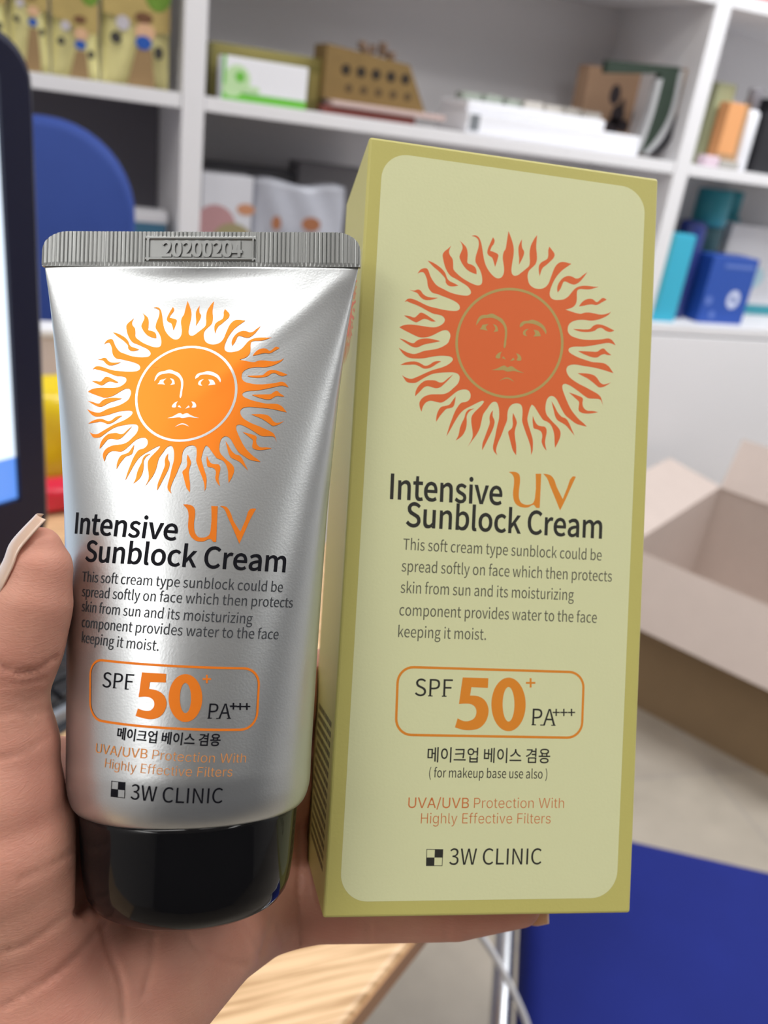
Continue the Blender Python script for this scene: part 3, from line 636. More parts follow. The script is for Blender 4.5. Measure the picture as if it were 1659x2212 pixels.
# height from the photographed lower edge
def b2c(u, v, d): return BO + np.stack(np.broadcast_arrays(u, v, d), -1) @ BR.T
def unbox(px, py):
    r = np.array([(px - CX) / F_PX, (py - CY) / F_PX, 1.0]); n = BR[:, 2]; P = r * ((n @ BO) / (n @ r)); return (BR.T @ (P - BO))[:2]
BH = float(np.mean([unbox(1361, 1975)[1], unbox(699, 1982)[1]]))
broot_c = b2c(BW / 2, BH, BD / 2)
ct = tag(empty('sunblock_carton', c2w(broot_c)), 'tall yellow green sunblock carton with orange sun emblem standing on the little finger', 'carton')
M_carton = mat('carton_yellow_green', srgb(199, 192, 112), .42, bump=.03, scale=1500)
M_panel = mat('carton_cream', srgb(224, 226, 178), .45, bump=.03, scale=1800)
bm = bmesh.new(); bmesh.ops.create_cube(bm, size=1.0); bmesh.ops.scale(bm, vec=(BW, BH, BD), verts=bm.verts)
bmesh.ops.bevel(bm, geom=bm.edges[:], offset=.55, segments=3, affect='EDGES', profile=.5)
vv = np.array([v.co[:] for v in bm.verts]) + np.array([BW / 2, BH / 2, BD / 2]); bm.verts.index_update()
ff = [[v.index for v in f.verts] for f in bm.faces]; bm.free()
# paper walls bow slightly
mid = np.exp(-((vv[:, 1] - BH / 2) / (BH / 2)) ** 2)
add('carton_shell', c2w(b2c(vv[:, 0], vv[:, 1], vv[:, 2])), ff, M_carton, ct)
g = G()   # tuck flap line on top and bottom
g.put(c2w(b2c(np.array([1.5, BW - 1.5, BW - 1.5, 1.5]), np.full(4, -.05), np.array([1.2, 1.2, 1.35, 1.35]))), [[0, 1, 2, 3]])
g.make('tuck_flap_seam', mat('seam_shade', srgb(150, 144, 84), .6), ct)

# ------------------------------------------------------------------ flat printing
def fillet_curve(pts, sub=3, closed=True):
    """smooth a traced outline but keep its sharp tips"""
    P = np.array(pts, float); n = len(P); out = []
    T = np.zeros_like(P)
    for i in range(n):
        a, b_, c_ = P[i - 1], P[i], P[(i + 1) % n]; d1, d2 = b_ - a, c_ - b_
        l1, l2 = np.linalg.norm(d1) + 1e-9, np.linalg.norm(d2) + 1e-9
        if (d1 @ d2) / (l1 * l2) > .25: T[i] = unit(d1 / l1 + d2 / l2)
    for i in range(n):
        p, q_ = P[i], P[(i + 1) % n]; L = np.linalg.norm(q_ - p)
        m0 = T[i] * L; m1 = T[(i + 1) % n] * L
        for k in range(sub):
            s_ = k / sub; h00 = 2 * s_ ** 3 - 3 * s_ ** 2 + 1; h10 = s_ ** 3 - 2 * s_ ** 2 + s_; h01 = -2 * s_ ** 3 + 3 * s_ ** 2; h11 = s_ ** 3 - s_ ** 2
            out.append(h00 * p + h10 * m0 + h01 * q_ + h11 * m1)
    return out
class Print:
    """a printed layer: triangles in flat label coordinates (mm), y up or down alike"""
    def __init__(s): s.v = []; s.f = []; s.m = []
    def tri(s, verts, faces, mi):
        k = len(s.v); s.v += [tuple(p) for p in verts]; s.f += [[i + k for i in f] for f in faces]; s.m += [mi] * len(faces)
    def poly(s, loops, mi=0):
        loops3 = [[Vector((p[0], p[1], 0)) for p in L] for L in loops]
        tr = tessellate_polygon(loops3); flat = [p for L in loops for p in L]
        s.tri([(p[0], p[1]) for p in flat], [list(t_) for t_ in tr], mi)
    def ring(s, outer, inner, mi=0):
        n = len(outer); v = list(outer) + list(inner)
        s.tri([(p[0], p[1]) for p in v], [[k, (k + 1) % n, n + (k + 1) % n, n + k] for k in range(n)], mi)
    def stroke(s, path, w, mi=0, closed=True):
        P = np.array(path, float); n = len(P); o = []; i_ = []
        for k in range(n):
            a, c_ = P[(k - 1) % n], P[(k + 1) % n]; tn = unit(c_ - a); nn = np.array([-tn[1], tn[0]]); o.append(P[k] + nn * w / 2); i_.append(P[k] - nn * w / 2)
        s.ring(o, i_, mi)
GLYPHS = {
 's': {
  ' ': '39;',
  '(': '59;42,-34 52,-30 39,-4 32,25 29,54 32,84 39,112 52,139 42,143 28,116 19,87 16,54 19,22 28,-7',
  ')': '59;17,-34 31,-7 40,22 43,54 40,87 31,116 17,143 7,139 20,112 27,84 30,54 27,25 20,-4 7,-30',
  '.': '49;24,-2 30,-1 34,3 36,10 34,16 30,21 24,22 18,21 14,16 13,10 14,3 18,-1',
  '0': '97;49,-2 62,0 73,8 82,22 87,40 89,65 87,89 82,107 73,120 62,128 49,131 35,128 24,120 16,107 11,89 9,65 11,40 16,22 24,8 35,0;49,11 41,13 34,19 29,29 25,45 24,65 25,85 29,100 34,110 41,116 49,118 57,116 64,110 69,100 72,85 73,65 72,45 69,29 64,19 57,13',
  '2': '97;8,0 88,0 88,14 53,14 32,13 58,40 76,67 82,93 81,106 76,116 68,124 58,129 45,131 30,128 18,122 7,112 16,103 24,110 33,116 43,118 56,114 64,105 67,92 60,69 41,42 8,9',
  '3': '97;46,-2 59,-1 70,4 79,12 85,22 87,34 84,50 74,61 60,67 60,68 72,74 80,85 83,99 81,110 76,119 68,125 58,129 46,131 32,129 20,123 10,115 18,105 26,112 35,116 45,118 57,115 64,108 67,97 66,89 62,83 55,77 45,74 31,73 31,61 47,59 58,56 66,51 70,43 71,35 68,22 59,14 45,11 32,13 22,18 13,26 5,15 15,7 28,0',
  '4': '97;60,0 75,0 75,35 92,35 92,48 75,48 75,128 57,128 4,46 4,35 60,35;60,48 20,48 49,92 60,111 60,88',
  'A': '106;1,0 17,0 29,39 76,39 89,0 106,0 62,128 44,128;33,52 40,72 53,115 66,72 72,52',
  'C': '112;66,-2 81,0 94,6 105,16 96,26 88,19 78,14 67,12 53,14 42,21 34,32 29,47 27,65 29,82 34,97 43,107 54,114 67,116 77,115 86,111 93,104 102,115 93,123 81,128 67,131 49,128 33,119 21,105 13,87 10,64 13,41 21,23 33,9 48,1',
  'F': '97;18,0 34,0 34,58 83,58 83,71 34,71 34,115 92,115 92,128 18,128',
  'H': '127;18,0 34,0 34,61 94,61 94,0 110,0 110,128 94,128 94,75 34,75 34,128 18,128',
  'I': '51;18,0 34,0 34,128 18,128',
  'L': '95;18,0 90,0 90,14 34,14 34,128 18,128',
  'N': '127;18,0 33,0 33,67 31,107 32,107 46,81 92,0 109,0 109,128 93,128 93,62 96,21 95,21 81,47 34,128 18,128',
  'P': '111;18,0 34,0 34,51 55,51 71,53 84,57 94,65 100,76 102,91 100,105 94,116 84,123 70,127 54,128 18,128;34,64 34,115 52,115 64,114 74,112 81,107 85,100 86,91 83,76 72,67 53,64',
  'S': '104;53,-2 68,0 80,5 89,13 95,23 97,34 93,50 84,61 70,68 52,76 42,81 34,88 31,98 34,108 42,114 55,116 66,115 76,111 84,105 92,115 82,123 69,129 55,131 42,129 31,124 22,117 16,108 14,97 18,81 28,70 40,64 59,56 70,50 77,43 80,33 77,22 68,15 53,12 40,14 28,19 18,28 8,17 21,7 36,0',
  'T': '105;44,0 61,0 61,115 99,115 99,128 5,128 5,115 44,115',
  'W': '154;32,0 51,0 70,77 77,107 84,77 103,0 123,0 149,128 134,128 120,58 113,17 112,17 103,58 85,128 70,128 52,58 43,17 42,17 35,58 21,128 5,128',
  'a': '99;38,-2 49,0 60,4 70,11 71,0 85,0 85,58 83,72 80,82 73,91 64,96 52,98 37,96 24,91 14,85 20,74 29,79 38,83 49,84 61,81 67,72 69,60 47,57 31,52 19,45 13,36 10,25 14,10 24,1;43,11 34,12 28,17 26,26 30,37 43,44 69,50 69,23 60,16 51,12',
  'b': '108;58,-2 71,0 82,6 91,17 97,31 99,49 98,65 93,79 85,89 75,95 61,98 51,96 41,91 32,84 32,101 32,139 16,139 16,0 29,0 30,10 31,10 40,3 49,-1;55,11 48,12 40,15 32,21 32,71 41,78 49,83 57,84 72,80 80,67 83,49 79,29 69,16',
  'c': '89;54,-2 65,-1 75,3 84,10 77,20 71,16 63,12 55,11 40,16 29,28 26,47 29,67 40,79 55,84 62,83 69,80 74,76 82,86 75,92 66,96 55,98 41,95 28,89 18,79 12,65 9,47 11,30 17,16 27,6 39,0',
  'd': '109;48,-2 59,0 69,4 77,11 78,11 79,0 92,0 92,139 76,139 76,103 77,86 69,92 60,96 50,98 38,95 27,89 18,78 11,64 9,47 11,30 16,16 24,6 35,0;52,11 38,16 29,28 26,48 29,67 39,79 53,84 61,83 69,80 76,74 76,24 68,17 60,13',
  'e': '97;55,-2 67,-1 77,2 86,7 80,18 73,14 65,11 56,11 40,15 29,26 25,44 89,44 90,53 88,68 83,80 76,90 65,95 52,98 39,95 27,89 18,78 11,65 9,47 11,30 18,16 28,6 40,0;25,55 30,71 39,81 52,85 65,81 73,71 76,55',
  'f': '57;6,82 19,82 19,0 35,0 35,82 55,82 55,95 35,95 35,110 36,120 41,127 48,129 59,126 62,139 46,142 31,138 22,127 19,110 19,95 6,94',
  'g': '99;48,-44 64,-42 78,-37 88,-30 94,-21 96,-11 93,2 82,9 63,12 44,12 34,13 29,17 28,22 29,27 31,30 34,33 48,30 66,34 78,46 83,63 82,71 79,78 75,83 95,83 95,95 61,95 48,98 37,96 27,92 19,85 14,75 12,64 14,53 19,44 25,38 25,37 20,33 16,27 14,20 15,13 19,8 23,4 23,3 15,-3 11,-10 9,-18 14,-32 28,-41;48,41 38,44 31,52 28,64 31,76 38,83 48,86 58,83 66,76 68,64 65,52 58,44;50,-33 36,-31 26,-25 23,-16 24,-11 27,-5 33,0 45,-1 61,-1 72,-3 78,-6 81,-13 77,-23 66,-30',
  'h': '106;16,0 32,0 32,69 41,77 49,82 58,84 68,81 74,73 76,58 76,0 92,0 92,60 91,73 88,84 82,91 74,96 63,98 51,95 41,90 32,82 32,101 32,139 16,139',
  'i': '48;16,0 32,0 32,95 16,95;24,115 30,116 33,120 35,125 33,131 30,134 24,136 19,134 15,131 14,125 15,120 19,116',
  'k': '97;16,0 32,0 32,25 50,46 78,0 95,0 59,57 91,95 73,95 33,45 32,45 32,139 16,139',
  'l': '50;33,-2 42,-1 40,11 37,11 34,12 33,14 32,18 32,139 16,139 16,19 18,7 23,0',
  'm': '162;16,0 32,0 32,69 41,77 49,82 56,84 66,81 72,73 74,58 74,0 90,0 90,69 98,77 106,82 114,84 124,81 129,73 131,58 131,0 147,0 147,60 146,73 143,84 137,91 129,96 119,98 107,95 97,89 87,79 82,89 73,95 61,98 50,95 40,89 31,81 29,95 16,95',
  'n': '107;16,0 32,0 32,69 41,77 49,82 58,84 68,81 74,73 76,58 76,0 92,0 92,60 91,73 88,84 82,91 74,96 63,98 51,95 41,89 31,81 29,95 16,95',
  'o': '106;53,-2 67,0 79,6 88,16 95,30 97,47 95,65 88,79 79,89 67,95 53,98 40,95 28,89 18,79 11,65 9,47 11,30 18,16 28,6 40,0;53,11 39,16 29,28 26,47 29,67 39,79 53,84 68,79 77,67 81,47 77,28 68,16',
  'p': '109;16,-40 32,-40 32,-8 32,9 40,3 49,-1 58,-2 71,0 82,6 91,17 97,31 99,49 98,65 93,79 85,89 75,95 61,98 51,96 40,91 31,84 29,95 16,95;55,11 48,12 41,15 32,21 32,71 41,78 49,83 57,84 72,80 80,67 83,49 79,29 69,16',
  'r': '68;16,0 32,0 32,61 39,74 48,81 56,83 65,82 68,95 58,98 48,95 39,88 31,78 29,95 16,95',
  's': '82;41,-2 60,2 71,12 75,26 71,40 60,49 47,55 37,59 29,64 26,71 28,78 34,83 44,85 52,84 59,81 65,77 73,87 65,92 55,96 44,98 26,94 15,84 11,71 15,57 25,49 39,43 49,39 57,33 60,25 58,18 52,12 41,10 31,12 22,16 13,22 6,11 16,4 28,-1',
  't': '66;46,-2 64,1 60,13 50,11 41,13 36,19 35,29 35,82 61,82 61,95 35,95 35,122 22,122 20,95 5,94 5,82 19,82 19,29 20,19 23,10 28,3 35,-1',
  'u': '106;44,-2 56,0 66,6 75,15 76,15 77,0 90,0 90,95 74,95 74,28 66,19 58,13 49,12 38,14 33,22 31,37 31,95 15,95 15,35 16,22 19,11 25,4 33,-1',
  'v': '91;37,0 55,0 89,95 73,95 55,41 46,13 37,41 19,95 2,95',
  'w': '140;31,0 50,0 63,51 70,79 71,79 77,51 91,0 110,0 136,95 120,95 107,40 101,14 100,14 93,40 78,95 63,95 48,40 42,14 41,14 35,40 21,95 5,95',
  'y': '91;18,-41 34,-37 45,-25 53,-8 89,95 73,95 56,42 48,15 38,42 19,95 2,95 40,0 38,-7 33,-18 26,-25 17,-28 10,-26 6,-39',
  'z': '83;6,0 78,0 78,13 26,13 77,86 77,95 12,95 12,82 56,82 6,9',
  '겸': '161;37,47 37,-11 139,-11 139,47;125,36 125,0 51,0 51,36;124,145 124,119 89,119 90,134 19,134 19,123 75,123 70,107 62,94 49,82 31,72 11,65 16,53 47,66 70,84 85,107 124,107 124,86 83,86 83,74 124,74 124,54 139,54 139,145',
  '메': '161;61,115 61,40 28,40 28,115;129,145 129,-14 143,-14 143,145;98,141 98,85 75,85 75,126 14,126 14,29 75,29 75,73 98,73 98,-6 112,-6 112,141',
  '베': '161;28,79 62,79 62,38 28,38;129,145 129,-14 143,-14 143,145;98,141 98,85 75,85 75,129 62,129 62,91 28,91 28,129 14,129 14,26 75,26 75,73 98,73 98,-6 112,-6 112,141',
  '스': '161;9,20 9,8 152,8 152,20;72,134 72,122 69,106 60,92 47,80 31,71 15,65 21,53 45,62 65,78 80,99 94,78 115,62 138,53 145,65 128,71 113,80 100,92 91,106 87,122 87,134',
  '업': '161;52,125 66,122 75,114 79,101 75,88 66,79 52,76 38,79 29,88 25,101 29,114 38,122;38,52 38,-12 139,-12 139,52 124,52 124,32 52,32 52,52;52,20 124,20 124,0 52,0;124,145 124,107 92,107 85,123 71,134 52,137 39,136 27,131 19,123 13,113 11,101 13,89 19,79 27,71 39,66 52,64 71,68 85,79 92,95 124,95 124,60 139,60 139,145',
  '용': '161;80,43 61,42 46,38 35,32 28,25 26,15 28,5 35,-3 46,-9 61,-12 80,-13 99,-12 114,-9 125,-3 132,5 134,15 132,25 125,32 114,38 99,42;80,32 101,30 115,24 120,15 115,6 101,0 80,-2 59,0 45,6 41,15 45,24 59,30;80,130 102,128 116,122 121,112 116,103 102,97 80,94 58,97 44,103 39,112 44,122 58,128;80,142 61,141 46,137 34,131 27,123 25,112 27,103 33,95 44,89 44,67 9,67 9,55 152,55 152,67 116,67 116,89 127,95 134,103 136,112 133,123 126,131 115,137 99,141;58,67 58,85 80,83 102,85 102,67',
  '이': '161;124,145 124,-14 138,-14 138,145;55,133 42,130 30,123 22,111 16,96 15,77 16,59 22,43 30,32 42,25 55,22 68,25 79,32 87,43 93,59 95,77 93,96 87,111 79,123 68,130;55,120 68,114 78,100 81,77 78,55 68,40 55,35 41,40 32,55 29,77 32,100 41,114',
  '크': '161;9,20 9,8 152,8 152,20;26,129 26,117 120,117 120,109 120,85 22,81 24,69 119,74 113,33 128,32 132,61 134,86 134,109 134,129',
 },
 'i': {
  ' ': '94;',
  '/': '125;117,266 36,-38 7,-38 89,266',
  'A': '240;8,0 101,254 138,254 231,0 198,0 144,151 132,186 116,239 123,239 106,185 95,151 43,0;55,71 55,99 185,99 185,71',
  'B': '228;30,0 30,254 121,254 137,253 152,250 164,245 175,239 184,230 190,221 195,210 198,199 199,187 198,177 197,168 193,160 189,153 184,148 178,143 157,133 157,131 166,130 174,127 182,123 189,117 196,110 201,102 205,92 208,81 209,68 208,56 205,44 200,33 193,24 184,16 172,9 158,4 142,1 123,0;62,29 122,29 140,30 154,34 165,40 172,48 176,58 178,68 177,77 175,85 171,92 166,99 160,104 153,109 144,113 135,115 124,115 62,115;62,143 119,143 128,143 136,145 144,148 151,152 157,157 162,163 165,170 167,178 168,186 167,197 163,206 156,214 147,221 135,225 120,226 62,226',
  'E': '209;30,0 30,254 186,254 186,226 62,226 62,143 178,143 178,114 62,114 62,29 188,29 188,0',
  'F': '205;30,0 30,254 185,254 185,226 62,226 62,139 173,139 173,111 62,111 62,0',
  'H': '258;30,0 30,254 62,254 62,144 196,144 196,254 228,254 228,0 196,0 196,116 62,116 62,0',
  'P': '222;30,0 30,254 118,254 136,253 152,250 166,244 178,236 187,226 195,215 200,202 203,189 204,174 203,159 200,145 195,133 187,121 178,112 166,104 152,98 136,94 118,93 55,93 55,121 116,121 129,122 139,124 149,128 156,133 162,139 167,147 170,155 172,164 172,174 172,184 170,193 167,201 162,208 156,214 148,219 139,223 129,225 116,226 62,226 62,0',
  'U': '259;129,-4 110,-3 93,1 77,8 63,17 52,27 42,40 36,54 31,70 30,87 30,254 62,254 62,89 63,77 66,66 70,57 77,48 84,40 94,34 104,29 116,27 129,26 143,27 155,29 165,34 175,40 182,48 188,57 193,66 195,77 196,89 196,254 229,254 229,87 227,70 223,54 216,40 207,27 195,17 182,8 166,1 149,-3',
  'V': '240;102,0 8,254 42,254 96,103 108,69 124,15 117,15 133,69 145,103 197,254 231,254 139,0',
  'W': '343;78,0 8,254 41,254 82,98 88,73 93,47 98,20 95,20 100,47 106,73 112,98 153,254 190,254 231,98 237,73 243,47 249,20 244,20 249,47 255,73 261,98 302,254 335,254 265,0 228,0 184,161 176,196 168,237 175,237 167,197 159,161 115,0',
  'c': '198;104,-4 87,-3 72,1 58,8 46,17 36,29 28,43 22,58 18,75 17,94 18,113 22,130 28,146 36,159 46,171 58,180 72,187 87,191 104,192 130,189 153,178 170,161 181,138 151,131 145,145 135,155 121,162 104,165 92,164 81,161 73,155 65,148 59,139 54,129 51,118 49,106 48,94 49,81 51,70 54,59 59,49 65,40 73,33 81,28 92,24 104,23 121,26 135,33 146,44 152,59 181,51 179,43 175,35 171,28 153,11 130,0',
  'e': '202;106,-4 88,-3 73,1 58,8 46,17 36,29 28,42 22,58 18,75 17,93 18,112 22,129 28,145 36,159 46,170 58,180 71,187 86,191 103,192 113,192 123,190 133,187 142,183 151,177 160,170 167,162 173,152 179,141 182,128 185,113 186,97 186,85 37,85 37,110 169,110 155,101 154,113 152,124 149,134 144,143 138,151 131,157 123,161 113,164 103,165 92,164 82,161 73,157 66,151 59,143 54,135 51,125 49,116 48,105 48,89 49,75 51,64 55,53 61,44 67,37 76,31 85,26 95,24 106,23 127,26 143,36 153,53 182,45 179,36 174,27 168,20 160,13 151,7 141,2 130,-1 119,-3',
  'f': '127;114,190 114,164 3,164 3,190;40,0 40,216 41,226 44,235 48,243 53,250 60,255 68,259 76,262 85,264 94,265 111,263 121,260 114,234 107,236 97,237 89,236 82,234 77,230 74,225 72,218 71,209 71,0',
  'g': '213;103,-75 90,-75 78,-73 67,-70 57,-66 49,-61 41,-55 35,-49 30,-42 25,-35 51,-20 61,-33 77,-44 85,-47 93,-48 103,-49 118,-47 130,-44 141,-38 149,-29 154,-17 156,-3 156,34 153,34 143,21 126,8 118,5 109,3 97,2 83,4 69,7 56,13 45,22 35,32 28,45 22,60 18,77 17,96 18,114 22,131 27,147 35,160 45,171 56,180 69,187 83,191 98,192 109,192 119,190 127,186 144,173 154,159 157,159 157,190 186,190 186,-4 185,-20 181,-33 175,-45 167,-54 157,-62 145,-68 132,-72 118,-74;102,30 113,30 123,33 132,38 139,44 145,51 150,61 153,71 156,83 156,96 156,109 153,121 150,132 145,141 139,150 132,156 123,161 114,164 102,165 91,164 81,161 73,156 65,149 59,141 54,131 51,120 49,109 48,96 49,84 51,72 54,61 59,52 65,44 73,38 81,33 91,30',
  'h': '205;57,113 57,0 26,0 26,254 57,254 57,144 51,144 58,159 66,172 76,181 87,187 100,191 114,192 126,191 137,189 148,184 157,178 164,170 170,160 175,149 178,135 179,120 179,0 148,0 148,118 147,131 143,143 136,152 128,159 117,163 105,165 96,164 88,162 80,159 74,154 68,148 63,141 60,133 58,124',
  'i': '83;26,0 26,190 57,190 57,0;42,221 36,222 31,224 27,227 23,231 21,236 21,242 21,247 23,252 27,256 31,259 36,261 42,262 47,261 52,259 57,256 60,252 62,247 63,242 62,236 60,231 57,227 52,224 47,222',
  'l': '95;70,-1 56,0 45,4 37,10 31,19 27,29 26,42 26,254 57,254 57,49 57,42 58,35 60,31 63,28 67,27 73,26 80,26 85,27 90,1 81,0',
  'n': '205;57,113 57,0 26,0 26,190 56,190 56,144 51,144 58,159 66,172 76,181 87,187 100,191 114,192 126,191 137,189 147,184 156,178 164,170 170,160 175,149 178,135 179,120 179,0 148,0 148,118 147,131 143,143 136,152 128,159 117,163 105,165 96,164 88,162 80,159 74,154 68,148 63,141 60,133 58,124',
  'o': '208;104,-4 87,-3 72,1 58,8 46,17 36,29 28,43 22,58 18,75 17,94 18,113 22,130 28,146 36,159 46,171 58,180 72,187 87,191 104,192 120,191 136,187 149,180 161,171 171,159 180,146 186,130 189,113 191,94 189,75 186,58 180,43 171,29 161,17 149,8 136,1 120,-3;104,23 116,24 126,28 135,33 143,40 149,49 154,59 157,70 159,81 160,94 159,106 157,118 154,129 149,139 143,148 135,155 126,161 116,164 104,165 92,164 81,161 73,155 65,148 59,139 54,129 51,118 49,106 48,94 49,81 51,70 54,59 59,49 65,40 73,33 81,28 92,24',
  'r': '130;26,0 26,190 56,190 56,160 58,160 62,169 68,177 76,184 85,188 96,191 107,192 115,192 122,192 122,161 115,162 103,163 95,162 87,160 80,157 73,153 67,148 63,142 60,135 58,127 57,118 57,0',
  's': '182;91,-4 78,-3 67,-2 56,2 46,6 38,12 31,19 25,27 21,37 18,47 47,53 50,44 55,36 62,30 70,26 80,24 91,23 103,24 113,26 122,31 129,37 133,44 134,51 133,58 131,63 127,68 122,72 115,75 106,78 75,85 59,90 46,96 36,104 29,113 25,124 23,137 24,147 27,157 33,166 39,173 48,180 58,185 69,189 81,191 94,192 106,192 117,190 127,186 136,182 143,176 149,170 155,162 159,154 162,145 134,139 131,146 127,152 121,158 114,163 105,165 94,166 83,165 74,163 65,158 59,153 56,146 54,139 55,132 58,126 62,122 68,118 76,114 86,111 115,105 131,100 143,93 153,86 160,76 164,66 166,53 165,43 161,33 156,24 149,16 140,9 130,3 118,-1 105,-3',
  't': '114;102,190 102,164 3,164 3,190;32,236 63,236 63,49 64,41 65,35 68,31 72,27 78,26 85,25 93,26 101,27 107,1 96,-1 84,-2 69,-1 56,4 46,11 38,20 34,32 32,46',
  'v': '195;81,0 9,190 42,190 83,78 93,43 103,10 92,10 101,43 112,78 152,190 186,190 113,0',
  'y': '195;24,-69 31,-43 36,-44 52,-44 57,-43 61,-41 65,-37 69,-32 72,-26 75,-18 81,-1 9,190 42,190 83,78 93,43 103,10 92,10 101,43 112,78 153,190 186,190 102,-29 88,-54 83,-59 76,-64 70,-68 62,-70 54,-72 46,-73 32,-72',
 },
}

_gc = {}
def _area(t):
    P = np.array([[int(k) for k in p.split(',')] for p in t.split()], float); return .5 * np.sum(P[:, 0] * np.roll(P[:, 1], -1) - np.roll(P[:, 0], -1) * P[:, 1])
GSIGN = {k: np.sign(_area(GLYPHS[k]['H'].split(';')[1])) for k in GLYPHS}
def glyph(font, ch, off):
    key = (font, ch, off)
    if key in _gc: return _gc[key]
    parts = GLYPHS[font][ch].split(';'); adv = int(parts[0]) / 500; loops = []
    for L in parts[1:]:
        if not L: continue
        P = np.array([[int(k) for k in p.split(',')] for p in L.split()], float) / 500
        if off:
            a_ = P - np.roll(P, 1, 0); b_ = np.roll(P, -1, 0) - P
            sgn_ = GSIGN[font]; n1 = np.stack([a_[:, 1], -a_[:, 0]], 1); n2 = np.stack([b_[:, 1], -b_[:, 0]], 1)
            n1 /= np.linalg.norm(n1, axis=1)[:, None]; n2 /= np.linalg.norm(n2, axis=1)[:, None]
            m_ = n1 + n2; m_ /= np.maximum((m_ * n1).sum(1), .5)[:, None]; P = P + m_ * off * sgn_
        loops.append(P)
    v = np.zeros((0, 2)); f = []
    # group holes with the outline that holds them
    area = lambda P: .5 * np.sum(P[:, 0] * np.roll(P[:, 1], -1) - np.roll(P[:, 0], -1) * P[:, 1])
    if loops:
        big = max(loops, key=lambda P: abs(area(P))); sg = np.sign(area(big)); outs = [P for P in loops if np.sign(area(P)) == sg]; holes = [P for P in loops if np.sign(area(P)) != sg]
        for O in outs:
            lo_, hi_ = O.min(0), O.max(0); hs = [h for h in holes if (h.min(0) >= lo_ - 1e-6).all() and (h.max(0) <= hi_ + 1e-6).all()]
            grp = [O] + hs; tr = tessellate_polygon([[Vector((p[0], p[1], 0)) for p in L] for L in grp]); k = len(v)
            v = np.concatenate([v] + grp); f += [[i + k for i in t_] for t_ in tr]
    _gc[key] = (v, f, adv); return _gc[key]
def text_mesh(txt, offset=0.0, font='s'):
    V = []; F = []; x = 0.0; n = 0
    for ch in txt:
        v, f, a_ = glyph(font, ch, offset)
        if len(v): V.append(v + np.array([x, 0])); F += [[i + n for i in q_] for q_ in f]; n += len(v)
        x += a_
    return np.concatenate(V), F
CAPH = np.ptp(text_mesh('H')[0][:, 1])
CAPH_I = np.ptp(text_mesh('H', 0, 'i')[0][:, 1])
def put_text(pr_, txt, p0, p1, cap, mi, offset=0.0, flip=-1, font='s'):
    """ink of txt from p0 to p1 on its base line, capital height cap (label mm)"""
    v, f = text_mesh(txt, offset, font); p0, p1 = np.array(p0, float), np.array(p1, float)
    x0, x1 = v[:, 0].min(), v[:, 0].max(); L = np.linalg.norm(p1 - p0); ex = (p1 - p0) / L; ey = np.array([-ex[1], ex[0]]) * flip
    h = CAPH if font == 's' else CAPH_I
    q_ = p0 + np.outer((v[:, 0] - x0) / (x1 - x0) * L, ex) + np.outer(v[:, 1] / h * cap, ey)
    pr_.tri(q_.tolist(), f, mi)

